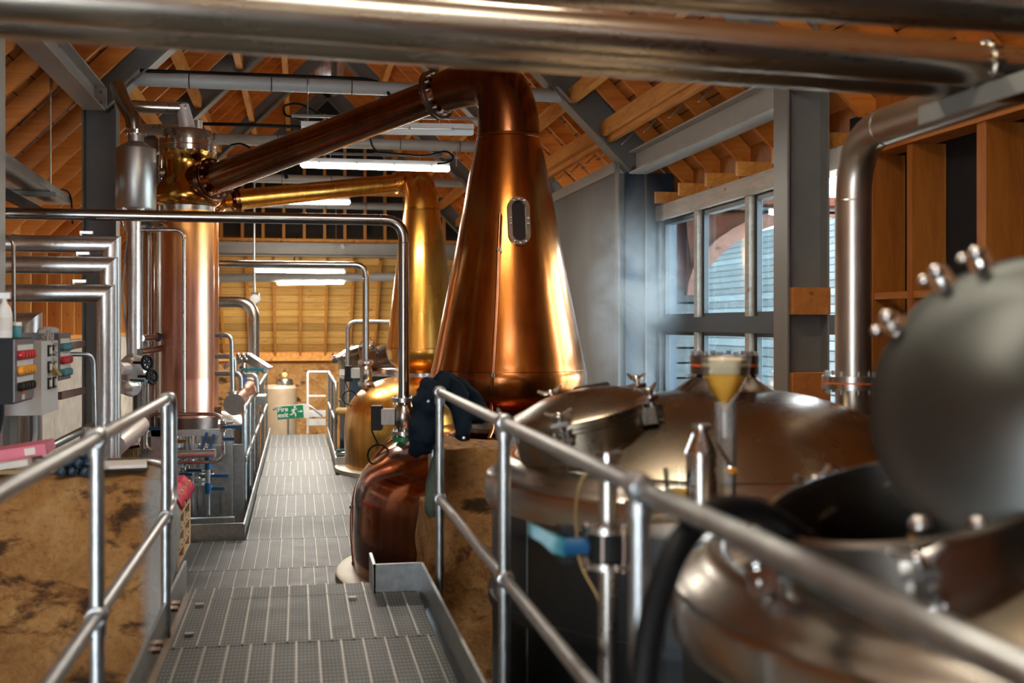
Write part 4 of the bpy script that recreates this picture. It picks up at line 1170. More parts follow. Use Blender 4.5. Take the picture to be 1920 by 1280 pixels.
def tank(label, cx, cy, zr, R0, mside, hat, neck=True, zb=-1.2, open_=None, hr=.30, mdome='dome'):
    t = thing('steel_tank', label, 'tank', (cx, cy, zb))
    c = (cx, cy, 0)
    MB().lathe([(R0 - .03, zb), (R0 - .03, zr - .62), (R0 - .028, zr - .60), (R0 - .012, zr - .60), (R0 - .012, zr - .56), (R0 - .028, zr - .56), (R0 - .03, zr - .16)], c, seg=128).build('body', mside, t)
    s = MB()
    for k in range(10):
        a = 2 * math.pi * k / 10 + .35
        p = V((cx + (R0 - .03) * math.cos(a), cy + (R0 - .03) * math.sin(a), 0)); s.tube([p + V((0, 0, zb)), p + V((0, 0, zr - .17))], .005, 6)
    s.build('seam', mside, t)
    MB().shell([(R0 - .03, zr - .17), (R0, zr - .165), (R0 + .002, zr - .06), (R0 - .012, zr - .04), (R0 - .045, zr - .022), (R0 - .07, zr), (R0 - .10, zr + .03), (R0 - .13, zr + .035), (R0 - .15, zr + .015)], c, seg=128).build('rim', 'rim' if mdome == 'dome' else 'chrome', t, sharp=1.2)
    d = MB()
    h = .31
    pr = []
    for k in range(25):
        x = 1 - k / 24
        pr.append(((R0 - .145) * x, zr + .018 + h * (1 - x ** 2.3)))
    d.shell(pr, c, seg=128)
    hc, hn = hat
    if open_:
        kill = [f for f in d.bm.faces if ((f.calc_center_median() - hc) - hn.normalized() * (f.calc_center_median() - hc).dot(hn.normalized())).length < hr - .02]
        bmesh.ops.delete(d.bm, geom=kill, context='FACES')
    d.build('dome', mdome, t, sharp=1.2)
    hatch(t, hc, hn, hr, not open_)
    return t
TC1 = V((1.90, 4.74, 0)); ZR = 1.345; RT = 1.09
off = V((-.70, -.16, 0)); hn = V((-.23, -.04, 1)).normalized()
hc1 = at(1092, 778, 4.72)
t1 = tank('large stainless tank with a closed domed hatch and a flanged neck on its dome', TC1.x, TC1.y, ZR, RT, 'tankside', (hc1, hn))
# flanged neck with gussets
nc = at(1358, 740, 5.05); nc.z = 0
zt = lambda v: CZ + (608 - v) / F * 5.05
MB().lathe([(.275, zt(752)), (.275, zt(742)), (.24, zt(738)), (.16, zt(712)), (.135, zt(700))], nc, seg=48).build('neck_cone', 'pipedark', t1)
for k in range(6):
    a = 2 * math.pi * k / 6 + .3; o = V((math.cos(a), math.sin(a), 0))
    MB().prism([nc + o * .12 + V((0, 0, zt(699))), nc + o * .27 + V((0, 0, zt(741))), nc + o * .12 + V((0, 0, zt(741)))], V((-o.y, o.x, 0)) * .012).build('gusset', 'pipedark', t1)
f = MB().lathe([(.1, zt(700)), (.153, zt(700)), (.153, zt(686)), (.1, zt(686))], nc, seg=40); f.lathe([(.1, zt(681)), (.153, zt(681)), (.153, zt(666)), (.1, zt(666)), (.02, zt(664))], nc, seg=40)
f = f.build('neck_flange', 'flange', t1)
MB().lathe([(.1, zt(686)), (.150, zt(686)), (.150, zt(681)), (.1, zt(681))], nc, seg=40).build('gasket', 'gasket', f)
MB().bolts(V((nc.x, nc.y, zt(683))), (0, 0, 1), .138, 12, .011, .06).build('bolt', 'bolt', f)
# vapour pipe from the dome
vb = at(1600, 775, 5.4); ez = 2.87
t = thing('vapour_pipe', 'thick brushed steel pipe rising from the tank dome and bending towards the camera', 'pipe', vb)
MB().tube(fillet([V((vb.x, vb.y, 1.40)), V((vb.x, vb.y, ez)), V((vb.x, 3.35, ez))], .30, 12), .086, 40).build('tube', 'vap', t, sharp=1.2)
w = MB()
for z in (ez - .31,): w.torus((vb.x, vb.y, z), (0, 0, 1), .086, .003, 40, 6)
w.torus((vb.x, vb.y - .31, ez), (0, 1, 0), .086, .003, 40, 6); w.build('weld', 'bolt', t)
zf = lambda v: CZ + (608 - v) / F * 5.4
fl = MB().lathe([(.08, zf(729)), (.148, zf(729)), (.148, zf(718)), (.08, zf(718))], (vb.x, vb.y, 0), seg=48); fl.lathe([(.08, zf(715)), (.148, zf(715)), (.148, zf(704)), (.08, zf(704))], (vb.x, vb.y, 0), seg=48)
fl = fl.build('flange', 'steel', t)
MB().lathe([(.08, zf(718)), (.146, zf(718)), (.146, zf(715)), (.08, zf(715))], (vb.x, vb.y, 0), seg=48).build('gasket', 'gasket', fl)
for k in range(10): MB().cyl((vb.x + .13 * math.cos(k * .628), vb.y + .13 * math.sin(k * .628), zf(716.5) - .055), (vb.x + .13 * math.cos(k * .628), vb.y + .13 * math.sin(k * .628), zf(716.5) + .055), .011, 8).build('bolt', 'bolt', fl)

TC2 = V((1.99, 2.42, 0))
hc2 = at(1700, 930, 2.42)
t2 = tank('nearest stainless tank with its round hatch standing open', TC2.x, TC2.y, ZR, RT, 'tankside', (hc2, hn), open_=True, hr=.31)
# raised lid, hinged on the camera side of the open hatch
lc = at(1940, 765, 2.27)
camx, camy, camz = V((CS, -SN, 0)), V((0, 0, 1)), V((SN, CS, 0))
ln = (camx * -.50 + camy * .33 - camz * .80).normalized()
lid = MB().lathe([(.01, -.095), (.10, -.09), (.19, -.06), (.255, -.02), (.295, .0), (.318, .0), (.325, .008), (.325, .028), (.31, .036), (.285, .038), (.22, .058), (.13, .095), (.01, .115)], lc, ln, 96)
lid = lid.build('raised_lid', 'galvlid' if 'galvlid' in M else 'steel', t2, sharp=.9)
R = frame(ln)
for k, a in enumerate((2.2, 2.55, 2.9, 1.3)):
    o = R @ V((math.cos(a), math.sin(a), 0))
    o = min((R @ V((math.cos(b_), math.sin(b_), 0)) for b_ in (a, -a, math.pi - a, math.pi + a)), key=lambda q: -(q.dot(camy) - q.dot(camx) + .0))
for du, dv in ((1738, 625), (1798, 560), (1850, 528)):
    tgt = at(du, dv, 2.3); o = (tgt - lc); o = (o - ln * o.dot(ln)).normalized()
    tn = ln.cross(o)
    Rm = Matrix((tn, o, ln)).transposed()
    g = MB().obox(lc + o * .335 + ln * .02, (.05, .05, .03), Rm).cyl(lc + o * .34 - ln * .02, lc + o * .34 + ln * .07, .010, 10).ball(lc + o * .34 + ln * .07, .017, seg=12).ball(lc + o * .36 + ln * .02 + tn * .03, .014, seg=12)
    g.build('lid_clamp', 'chrome', lid)
for du in (1725, 1835):
    a = at(du, 985, 2.2); o = (at(du + 10, 960, 2.27) - lc); o = (o - ln * o.dot(ln)).normalized()
    MB().tube([a + V((0, .02, -.03)), a, lc + o * .315], [.014, .014, .012], 10).ball(a, .022, seg=12).build('lid_hinge', 'bolt', t2)
# far navy tank and its basket
TC3 = V((1.70, 17.8, 0))
off3 = V((-.52, -.35, 0))
t3 = tank('navy jacketed tank with a bright steel dome and hatch behind the rear still', TC3.x, TC3.y, 1.34, 1.09, 'navytank', (at(666, 662, 17.3), V((-.3, -.1, 1)).normalized()), mdome='chrome', hr=.30)
MB().lathe([(.26, 1.62), (.14, 1.78), (.12, 1.86), (.15, 1.86), (.15, 1.92), (.01, 1.93)], (TC3.x + .0, TC3.y, 0)).build('neck_cone', 'chrome', t3)
MB().box(at(636, 692, 16.6), at(648, 703, 16.62)).build('paper_label', 'paper', t3)
bk = at(689, 688, 16.75); t = thing('wicker_basket', 'small brown wicker basket on the rim of the navy tank', 'basket', bk)
MB().lathe([(.01, .0), (.10, .0), (.135, .24), (.14, .25), (.125, .25), (.09, .02), (.01, .02)], bk, seg=28).build('bowl', 'wicker', t)
MB().tube([bk + rgt * (.13 * math.cos(a)) + V((0, 0, .24 + .20 * math.sin(a))) for a in [math.pi * i / 14 for i in range(15)]], .012, 8).build('hoop_handle', 'wicker', t)
t = thing('drain_valve', 'blue drain valve on the floor beside the navy tank', 'valve', at(640, 850, 15.6))
MB().cyl(at(630, 852, 15.6), at(650, 852, 15.6), .05, 16).build('body', 'chrome', t); MB().bar(at(630, 846, 15.5), at(652, 843, 15.5), .04, .04).build('lever', 'teal', t)
t = thing('junction_fitting', 'yellow hose fitting on the side of the navy tank', 'fitting', at(644, 774, 15.9))
MB().cyl(at(636, 771, 15.9), at(651, 771, 15.9), .055, 16).ball(at(636, 771, 15.9), .06).build('body', 'manila', t)

# ---------------------------------------------------------------- standpipe with valve in front of the tank
p = at(1140, 850, 3.02)
t = thing('stand_pipe', 'upright steel pipe with a teal handled butterfly valve in front of the big tank', 'pipe', (p.x, p.y, -1.2))
MB().cyl((p.x, p.y, -1.2), p, .026, 24).build('tube', 'steel', t)
MB().lathe([(.02, -.05), (.034, -.05), (.034, -.035), (.027, -.03), (.027, -.012), (.036, -.01), (.036, .004), (.01, .008)], p, seg=24).build('cap', 'chrome', t)
q = at(1140, 1022, 3.02)
for dz, m_ in ((.048, 'flange'), (-.048, 'flange')):
    f = MB().lathe([(.027, -.008), (.072, -.008), (.072, .008), (.027, .008)], q + V((0, 0, dz)), seg=32).build('flange', 'steel', t)
for k in range(6): MB().cyl(q + V((.058 * math.cos(k * 1.047), .058 * math.sin(k * 1.047), -.065)), q + V((.058 * math.cos(k * 1.047), .058 * math.sin(k * 1.047), .065)), .006, 8).build('bolt', 'flange', t)
v_ = MB().lathe([(.03, -.036), (.062, -.036), (.062, .036), (.03, .036)], q, seg=32).build('valve_body', 'black', t)
MB().cyl(q, q - rgt * .13 - V((0, .02, 0)), .024, 16).build('valve_neck', 'blue', t)
MB().prism([q - rgt * .09 + V((0, 0, .05)), q - rgt * .13 + V((0, 0, .05)), q - rgt * .13 - V((0, 0, .05)), q - rgt * .09 - V((0, 0, .05))], (0, .05, 0)).build('notch_plate', 'black', t)
MB().loft([[q - rgt * x + V((0, y, z)) for (y, z) in ((-.03 * s, -.02 * s + dz), (.03 * s, -.02 * s + dz), (.03 * s, .02 * s + dz), (-.03 * s, .02 * s + dz))] for x, dz, s in ((.125, .0, 1.2), (.16, .01, 1.2), (.185, .03, .9), (.215, .045, .8))]).build('lever', 'teal', t)
# thin hose on the tank
t = thing('thin_hose', 'thin pale hose arching over the handrail in front of the big tank', 'hose', at(1110, 1100, 3.1))
MB().tube(fillet([at(1163, 850, 3.25), at(1120, 862, 3.25), at(1088, 898, 3.25), at(1078, 950, 3.3), at(1085, 1060, 3.35), at(1130, 1130, 3.3), at(1136, 1270, 3.3)], .2), .0032, 8).build('tube', 'manila', t)

# ---------------------------------------------------------------- sample glassware on the ledge between the tanks
LZ = 1.345
def ped(u, v, D): p = at(u, v, D); p.z = LZ + .002; return p
solo('ledge_plate', MB().box((1.12, 3.44, LZ - .03), (1.62, 3.74, LZ)), 'rim', 'narrow steel ledge plate bridging the two nearest tanks', 'ledge plate')
p = ped(1360, 930, 3.78)
t = thing('measuring_cylinder', 'tall clear measuring cylinder with a little amber liquid under the funnel', 'cylinder', p)
MB().shell([(.037, .35), (.037, .02), (.034, .012), (.034, .35)], p, seg=32).build('tube', 'milky', t)
MB().lathe([(.055, 0), (.055, .01), (.037, .018)], p, seg=32).build('foot', 'glass', t)
MB().lathe([(.033, .02), (.033, .06)], p, seg=32).build('liquid', 'amberliq', t)
zc = p.z + .30
t = thing('filter_funnel', 'cone filter full of amber liquid with pale foam standing in the cylinder', 'funnel', p + V((0, 0, .24)))
Z = lambda v: CZ + (608 - v) / F * 3.78
MB().lathe([(.008, Z(770)), (.02, Z(752)), (.045, Z(735)), (.074, Z(702)), (.074, Z(701)), (.01, Z(700))], (p.x, p.y, 0), seg=40).build('liquid', 'amberliq', t)
MB().shell([(.0095, Z(780)), (.010, Z(771)), (.024, Z(751)), (.049, Z(734)), (.078, Z(702)), (.086, Z(668)), (.083, Z(668)), (.074, Z(702))], (p.x, p.y, 0), seg=40).build('cone', 'glass', t)
MB().lathe([(.073, Z(700)), (.079, Z(684)), (.081, Z(674)), (.06, Z(670)), (.01, Z(669))], (p.x, p.y, 0), seg=40).build('foam', 'foam', t)
MB().cyl(V((p.x, p.y, Z(820))), V((p.x, p.y, Z(772))), .009, 14).build('spout', 'white', t)
p = ped(1315, 945, 3.65)
t = thing('sample_pot', 'small stainless sample pot with a cone shoulder and clip handle', 'pot', p)
MB().lathe([(.05, 0), (.05, .19), (.046, .205), (.024, .255), (.022, .27), (.03, .272), (.03, .285), (.01, .287)], p, seg=36).build('body', 'steel', t)
MB().tube(fillet([p + V((.03, 0, .25)), p + V((.10, 0, .15)), p + V((.10, 0, .13))], .02), .007, 8).build('clip_handle', 'chrome', t)
MB().ball(p + V((.105, 0, .13)), .02, (1, 1, .6), 14).build('tap_button', 'amber', t)
MB().tube([p + V((-.03, 0, .255)), p + V((-.055, 0, .19))], .005, 8).build('wire_bail', 'chrome', t)
p = ped(1272, 960, 3.62)
t = thing('glass_beaker', 'conical clear beaker with orange liquid beside the sample pot', 'beaker', p)
MB().shell([(.036, .0), (.05, .14), (.052, .142), (.048, .14), (.034, .004)], p, seg=32).build('wall', 'glass', t)
MB().lathe([(.033, .004), (.041, .075)], p, seg=32).build('liquid', 'amberliq', t)
# black hose into the open hatch
t = thing('black_hose', 'thick black rubber hose arching over the handrail into the open hatch', 'hose', at(1215, 1280, 2.0))
hp_ = fillet([at(1195, 1420, 1.95), at(1215, 1180, 2.0), at(1262, 1030, 2.06), at(1330, 955, 2.15), at(1410, 952, 2.25), at(1470, 985, 2.35), at(1540, 1040, 2.45)], .3, 8)
MB().tube(hp_, .027, 20).build('tube', 'rubber', t, sharp=1.5)

# ---------------------------------------------------------------- overhead pipes and their bracket
def overhead(label, d0, u0, d1, u1, r, dz=0, fl=None):
    # 1/D is linear along a straight level line
    z = 2.82 + dz
    k = (1 / d1 - 1 / d0) / (u1 - u0)
    D = lambda u: 1 / (1 / d0 + k * (u - u0))
    a, b = at(-260, 608, D(-260)), at(2150, 608, D(2150)); a.z = b.z = z
    t = thing('overhead_pipe', label, 'pipe', (a + b) / 2)
    MB().cyl(a, b, r, 48).build('tube', 'overhead', t)
    if fl:
        q = at(fl, 608, D(fl)); q.z = z; dd = (b - a).normalized()
        MB().lathe([(r, -.012), (r * 1.12, -.012), (r * 1.12, .012), (r, .012)], q, dd, 40).build('coupling', 'steel', t)
        MB().bolts(q, dd, r * 1.1, 10, .008, .02).build('bolt', 'bolt', t)
overhead('thick blurred steel pipe along the top with a coupling near the bracket', 3.2, 850, 3.66, 1800, .073, 0, 1845)
overhead('thick steel pipe just beneath and beyond the coupled overhead pipe', 3.385, 850, 3.87, 1800, .071, -.004)
overhead('nearest overhead steel pipe across the top corner above the others', 2.69, 860, 2.87, 1500, .073, 0)
t = thing('pipe_bracket', 'pale grey angle bracket carrying the overhead pipes', 'bracket', (2.24, 2, 2.7))
MB().box((2.20, .2, 2.735), (2.29, 3.66, 2.745)).build('top_leg', 'frame', t)
MB().box((2.20, .2, 2.68), (2.21, 3.66, 2.735)).build('side_leg', 'frame', t)
# ---------------------------------------------------------------- ceiling lights
def fixture(label, p, q, lit, power, strap=True):
    t = thing('strip_light', label, 'light', (p + q) / 2)
    d = (q - p).normalized()
    up = V((0, 0, 1))
    MB().bar(p + up * .035, q + up * .035, .10, .05).build('housing', 'lampdim', t)
    n = 10; rings = []
    for e, (s) in ((p, 0), (p + d * .02, 1), (q - d * .02, 1), (q, 0)):
        rings.append([e + d.cross(up) * (.055 * math.cos(a)) * (.8 + .2 * s) + up * (-.05 * math.sin(a) * (.7 + .3 * s)) for a in [math.pi * i / 12 for i in range(13)]])
    MB().loft(rings).build('diffuser', 'lamp' if lit else 'lampdim', t)
    c = MB()
    for k in range(4):
        e = p.lerp(q, (k + .5) / 4); c.obox(e + up * .005, (.015, .125, .03), Matrix.Identity(3))
    c.build('clip', 'frame2', t)
    MB().bar(p + up * .12 - d * .1, q + up * .12 + d * .1, .03, .025).build('conduit', 'frame', t)
    if strap:
        for k in (.2, .8): MB().cyl(p.lerp(q, k) + up * .06, p.lerp(q, k) + up * .12, .006, 6).build('hanger', 'galv', t)
    if lit and power:
        l = area('strip_lamp', (p + q) / 2 - up * .07, (0, 0, math.atan2(d.y, d.x)), (q - p).length, .1, power, (1, .93, .82))
    return t
fixture('white strip light behind the dark lyne arm, closest to the big neck', at(566, 240, 11.0), at(888, 245, 11.0), False, 0)
fixture('lit strip light between the dark and the golden lyne arms', at(564, 306, 12.5), at(843, 314, 12.5), True, 60)
fixture('lit strip light below the golden lyne arm', at(455, 376, 16.0), at(656, 377, 16.0), True, 80)
fixture('lit strip light in front of the boarded hip', at(476, 505, 21.0), at(646, 508, 21.0), True, 160)
fixture('strip light tucked over the far grey tube by the boarded hip', at(520, 529, 19.8), at(645, 527, 19.8), True, 90)
tb = thing('far_tube', 'pale grey horizontal tube in front of the boarded hip', 'tube', at(575, 520, 20))
MB().cyl(at(404, 521, 19.8), at(765, 519, 19.8), .075, 24).build('tube', 'tie', tb)
for k, (x, y, z) in enumerate(((.3, 1.9, 4.4), (.5, 4.6, 4.6))):
    fixture(['strip light hung above the walkway over the camera end', 'strip light hung over the walkway above the nearest tanks'][k], V((x - .75, y, z)), V((x + .75, y, z)), True, 0)
def cable(label, pts, r=.012, rad=.2):
    t = thing('cable', label, 'cable', pts[0]); MB().tube(fillet(pts, rad, 6), r, 8).build('sheath', 'rubber', t)
cable('black cable looping out of the unlit strip light', [at(600, 214, 11.4), at(560, 192, 11.4), at(530, 198, 11.4), at(534, 216, 11.4), at(566, 224, 11.1)])
cable('black cable looping from the end of the lit strip light by the necks', [at(700, 285, 12.4), at(800, 293, 12.4), at(838, 282, 12.4), at(853, 296, 12.4), at(838, 306, 12.4), at(820, 307, 12.4)])
cable('black cable draped from the tie tube behind the dark lyne arm', [at(694, 260, 14.6), at(698, 275, 14.6), at(712, 290, 14.6), at(730, 292, 13)])
cable('thick black cable lying along the tie tube over the big lyne arm', [at(262, 132, 10.9), at(480, 140, 11.3), at(690, 148, 11.4), at(722, 160, 11.4), at(730, 178, 11.4)], .018)
cable('thick black cable lying along the second tie tube behind the condenser', [at(376, 232, 13.9), at(470, 234, 14), at(566, 238, 14.2)], .022)
cable('black cable hanging in a fork below the cross beam', [at(558, 440, 22.4), at(555, 470, 22.4), at(551, 490, 22.4)], .012)
cable('black cable curving under the tie tube near the condenser head', [at(432, 272, 13), at(450, 268, 13), at(466, 275, 13), at(472, 282, 13)], .012)
cable('thick black cable arching up from the golden lyne arm', [at(520, 312, 17), at(531, 318, 17), at(538, 335, 17)], .03)
for k, u in enumerate((423, 529, 642)):
    t = thing('wall_sensor', ['small white lamp unit on the cross beam by the condenser', 'small white lamp unit at the middle of the cross beam', 'small white lamp unit on the cross beam by the drop pipe'][k], 'lamp unit', at(u, 464, 22.5))
    MB().box(at(u - 4, 470, 22.45), at(u + 4, 457, 22.55)).build('box', 'white', t); MB().ball(at(u + 1, 461, 22.4), .05, seg=12).build('lens', 'lampdim', t)
t = thing('hanging_lamp', 'round white lamp hanging on a steel rod in front of the boarded hip', 'lamp', at(477, 572, 18.2))
MB().cyl(at(477, 342, 18.21), at(477, 552, 18.21), .018, 10).build('rod', 'galv', t)
MB().lathe([(.01, -.06), (.07, -.05), (.09, 0), (.07, .05), (.01, .06)], at(478, 561, 18), -camz, 28).build('head', 'white', t)
MB().cyl(at(470, 552, 18), at(486, 552, 18), .03, 12).build('bracket', 'galv', t)
for k, (u, v0, v1, D) in enumerate(((577, 160, 238, 11.29), (856, 274, 312, 15.01), (630, 385, 470, 22.21))):
    t = thing('hanger_rod', ['thin steel hanger rod under the first tie tube', 'thin steel hanger rod under the second tie tube', 'thin steel hanger rod below the far tie tube'][k], 'rod', at(u, v1, D))
    MB().cyl(at(u, v0, D), at(u, v1, D), .007, 8).build('rod', 'galv', t); MB().torus(at(u, v0, D), (1, 0, .02), .078, .008, 24, 6).build('ring', 'galv', t)
# cable tray hung at the pipe side
t = thing('cable_tray', 'perforated silver cable tray hung from the roof by a thin rod', 'cable tray', (-2.5, 9.5, 2.9))
def tr(u, v, Y, X=None): 
    D = Y * .935; p = at(u, v, D); return p
a, b = at(8, 305, 8.0), at(134, 374, 10.9)
dd = (b - a); dd.z = 0
a.z = b.z = 3.17
MB().bar(a, b, .012, .07).build('side_flange', 'galv', t)
o = V((-.42, 0, 0))
MB().bar(a + o, b + o, .012, .07).build('side_flange', 'galv', t)
MB().prism([a - V((0, 0, .035)), b - V((0, 0, .035)), b + o - V((0, 0, .035)), a + o - V((0, 0, .035))], (0, 0, .006)).build('perforated_base', 'galv', t)
q = a.lerp(b, .62)
MB().cyl(q + V((0, 0, -.04)), q + V((0, 0, 1.0)), .007, 8).build('hanger_rod', 'galv', t)
MB().bar(q + V((.04, 0, -.06)), q + o * 1.3 + V((0, 0, -.06)), .05, .04).build('bearer', 'frame', t)
MB().bar(a + V((-.2, 0, -.16)), b + V((-.2, 0, -.16)), .10, .05).build('cable_bundle', 'rubber', t)
cable('thin pale cable curling from the cable tray down the grey column', [at(108, 355, 10.4), at(126, 356, 10.6), at(134, 370, 10.8), at(136, 420, 10.8)], .008)

# ---------------------------------------------------------------- control boxes and things on the wall
def rowbox(t, X, y0, y1, z0, z1, rows, mat):
    w = y1 - y0
    for k, (zc, col) in enumerate(rows):
        z = z0 + (z1 - z0) * zc
        MB().box((X, y0 + .12 * w, z + .025), (X + .004, y1 - .10 * w, z + .055)).build('white_label', 'paper', t)
        for i in range(5):
            y = y0 + w * (.2 + .15 * i)
            MB().lathe([(.024, 0), (.024, .02), (.018, .028), (.004, .03)], (X, y, z), (1, 0, 0), 16).build(['red_lamp', 'amber_lamp', 'black_knob', 'green_lamp'][['red', 'amber', 'black', 'teallab'].index(col)], col, t)
t = thing('control_box', 'dark control box with rows of red, amber and black knobs', 'control box', (-1.6, 6.58, 1.53))
MB().box((-1.80, 6.36, 1.53), (-1.51, 6.82, 1.885)).build('cabinet', 'black', t)
MB().box((-1.512, 6.37, 1.54), (-1.50, 6.81, 1.878)).build('front_panel', 'panel', t)
rowbox(t, -1.50, 6.36, 6.82, 1.53, 1.885, ((.74, 'red'), (.50, 'amber'), (.25, 'black')), 0)
MB().box((-1.5, 6.52, 1.575), (-1.497, 6.58, 1.60)).build('orange_sticker', 'gasket', t); MB().box((-1.5, 6.52, 1.545), (-1.497, 6.58, 1.573)).build('white_sticker', 'paper', t)
MB().lathe([(.035, 0), (.035, -.06), (.02, -.14), (.015, -.16)], (-1.6, 6.42, 1.53), seg=16).build('cable_gland', 'black', t)
MB().cyl((-1.6, 6.42, 1.37), (-1.6, 6.42, 1.32), .014).build('red_sleeve', 'red', t)
MB().tube(fillet([V((-1.6, 6.42, 1.33)), V((-1.63, 6.4, 1.2)), V((-1.63, 6.36, 1.19))], .05), .010, 8).build('grey_cable', 'panel2', t)
MB().box((-1.78, 6.5, 1.15), (-1.72, 6.58, 1.54)).build('post', 'frame', t)
t = thing('switch_box', 'pale grey switch box with small black switches under a feather duster', 'switch box', (-1.6, 7.2, 1.43))
MB().box((-1.72, 7.0, 1.42), (-1.50, 7.46, 1.86)).build('cabinet', 'panel2', t)
for z in (1.80, 1.70, 1.60):
    for y in (7.20, 7.34):
        MB().box((-1.5, y - .04, z - .035), (-1.492, y + .04, z + .035)).build('switch_plate', 'black', t); MB().box((-1.492, y - .02, z - .02), (-1.485, y + .02, z + .02)).build('rocker', 'paper', t)
MB().tube(fillet([V((-1.6, 7.3, 1.43)), V((-1.6, 7.3, 1.2)), V((-1.72, 7.2, 1.05)), V((-1.78, 7.2, .7))], .1), .014, 8).build('conduit', 'panel2', t)
MB().box((-1.74, 7.1, -1.2), (-1.70, 7.3, 1.5)).build('post', 'frame', t)
t = thing('control_box', 'smaller dark control box with green and red lamps beyond the switch box', 'control box', (-1.6, 7.7, 1.6))
MB().box((-1.72, 7.48, 1.60), (-1.50, 7.86, 1.905)).build('cabinet', 'panel', t)
for k, (zc, col) in enumerate(((.75, 'teallab'), (.47, 'red'), (.22, 'teallab'))):
    pass
rowbox(t, -1.50, 7.48, 7.86, 1.6, 1.905, ((.70, 'teallab'), (.42, 'red'), (.16, 'teallab')), 0)
MB().box((-1.70, 7.6, -1.2), (-1.66, 7.7, 1.62)).build('post', 'frame', t)
p = V((-1.565, 6.42, 1.887)); t = thing('spray_bottle', 'white trigger spray bottle standing on the dark control box', 'bottle', p)
MB().lathe([(.038, 0), (.04, .01), (.04, .13), (.03, .165), (.014, .19), (.014, .215)], p, seg=28).build('bottle', 'white', t)
MB().box(p + V((-.055, -.014, .212)), p + V((.03, .014, .245))).box(p + V((-.05, -.008, .175)), p + V((-.04, .008, .215))).build('trigger_head', 'lampdim', t)
MB().lathe([(.0405, .04), (.0408, .11)], p, seg=28).build('label_band', 'paper', t)
p = V((-1.525, 6.50, 1.887)); t = thing('jar', 'small jar with a teal label beside the spray bottle', 'jar', p)
MB().lathe([(.028, 0), (.03, .005), (.03, .06), (.026, .066)], p, seg=24).build('body', 'teallab', t); MB().lathe([(.031, .066), (.031, .085), (.01, .088)], p, seg=24).build('lid', 'white', t)
# duster and rag
p = at(92, 652, 6.9); t = thing('feather_duster', 'fluffy grey duster with a straw bristle end hanging on the switch box', 'duster', p)
m = MB(); rnd = random.Random(3)
for k in range(90):
    d = V((rnd.gauss(0, 1), rnd.gauss(0, 1), rnd.gauss(0, 1))).normalized(); m.tube([p, p + V((d.x * .055, d.y * .05, d.z * .12))], [.012, .004], 5)
m.build('head', 'duster', t)
m = MB()
for k in range(24):
    o = V((rnd.uniform(-.02, .02), rnd.uniform(-.02, .02), 0)); m.tube([at(86, 672, 6.85) + o * .5, at(108, 704, 6.8) + o * 1.3], [.006, .004], 5)
m.build('bristle_end', 'straw', t)
m = MB(); foil_lump(m, at(90, 622, 7.2), (.06, .18, .04), 8)
solo('cleaning_rag', m, 'duster', 'crumpled pale rag lying on top of the switch box', 'rag')
# papers on the stone wall
ZW = 1.215
def flat(name, label, cat, u, v, D, w, l, h, rot, mat, tilt=0, z=None):
    p = at(u, v, D); p.z = (ZW if z is None else z) + h / 2
    return solo(name, MB().obox(p, (w, l, h), Matrix.Rotation(rot, 3, 'Z') @ Matrix.Rotation(tilt, 3, 'Y')), mat, label, cat)
flat('manila_folder', 'tan card folder at the bottom of the papers on the stone wall', 'folder', 40, 880, 5.66, .34, .26, .02, .1, 'manila')
flat('manila_envelope', 'tan envelope lying across the card folder', 'envelope', 60, 872, 5.7, .24, .3, .025, -.25, 'manila', 0, ZW + .022)
flat('paper_sheets', 'loose white sheets under the pink folder', 'paper', 20, 865, 5.66, .30, .24, .015, .3, 'paper', 0, ZW + .05)
t = thing('pink_folder', 'pink lever folder with a white spine label lying on the papers', 'folder', at(50, 855, 5.7))
p = at(42, 860, 5.68); p.z = ZW + .10
R = Matrix.Rotation(.05, 3, 'Z') @ Matrix.Rotation(-.14, 3, 'Y')
MB().obox(p, (.27, .28, .055), R).build('cover', 'pink', t); MB().obox(p + R @ V((.06, -.141, 0)), (.05, .004, .035), R).build('spine_label', 'paper', t)
MB().obox(p + R @ V((-.05, -.1, -.045)), (.22, .25, .03), R).build('pages', 'paper', t)
t = thing('clipboard', 'white papers on a thin board between the posts on the stone wall', 'clipboard', at(222, 886, 5.8))
p = at(222, 886, 5.75); p.z = ZW + .006
MB().obox(p, (.30, .24, .008), Matrix.Rotation(.1, 3, 'Z')).build('board', 'black', t); MB().obox(p + V((0, -.005, .014)), (.28, .22, .018), Matrix.Rotation(.14, 3, 'Z')).build('papers', 'paper', t)
rnd = random.Random(11)
spots = []
for lay in range(4):
    for _ in range(900):
        u = rnd.uniform(102 + 14 * lay, 186 - 2 * lay); q = at(u, 880, rnd.uniform(5.5 + .03 * lay, 5.86 - .06 * lay)); q.z = ZW + .012 + lay * .040
        if all((q - s_).length > .047 for s_ in spots): spots.append(q)
for q in spots:
    R = frame((rnd.uniform(-1, 1), rnd.uniform(-1, 1), .3))
    solo('dark_ball', MB().ball(q, .0245, (1, 1, 1.2), 16, R), 'navytank', 'glossy dark green ball in the heap on the stone wall', 'ball', 'dark balls heaped on the stone wall')
t = thing('bristle_brush', 'brass coloured bristle brush hanging below the clad manifold', 'brush', at(240, 860, 9.0))
p = at(240, 850, 9.0); m = MB()
for k in range(120):
    o = V((rnd.uniform(-.075, .075), rnd.uniform(-.025, .025), 0)); m.tube([p + o + V((0, 0, .04)), p + o * 1.1 + V((rnd.uniform(-.01, .01), 0, -.045))], .005, 4)
m.build('bristles', 'straw', t); MB().bar(p + V((-.07, 0, .035)), p + V((.09, 0, .06)), .03, .02).build('back', 'black', t)
MB().cyl(p + V((.09, 0, .06)), at(250, 808, 9.3), .008, 8).build('handle', 'palew', t)

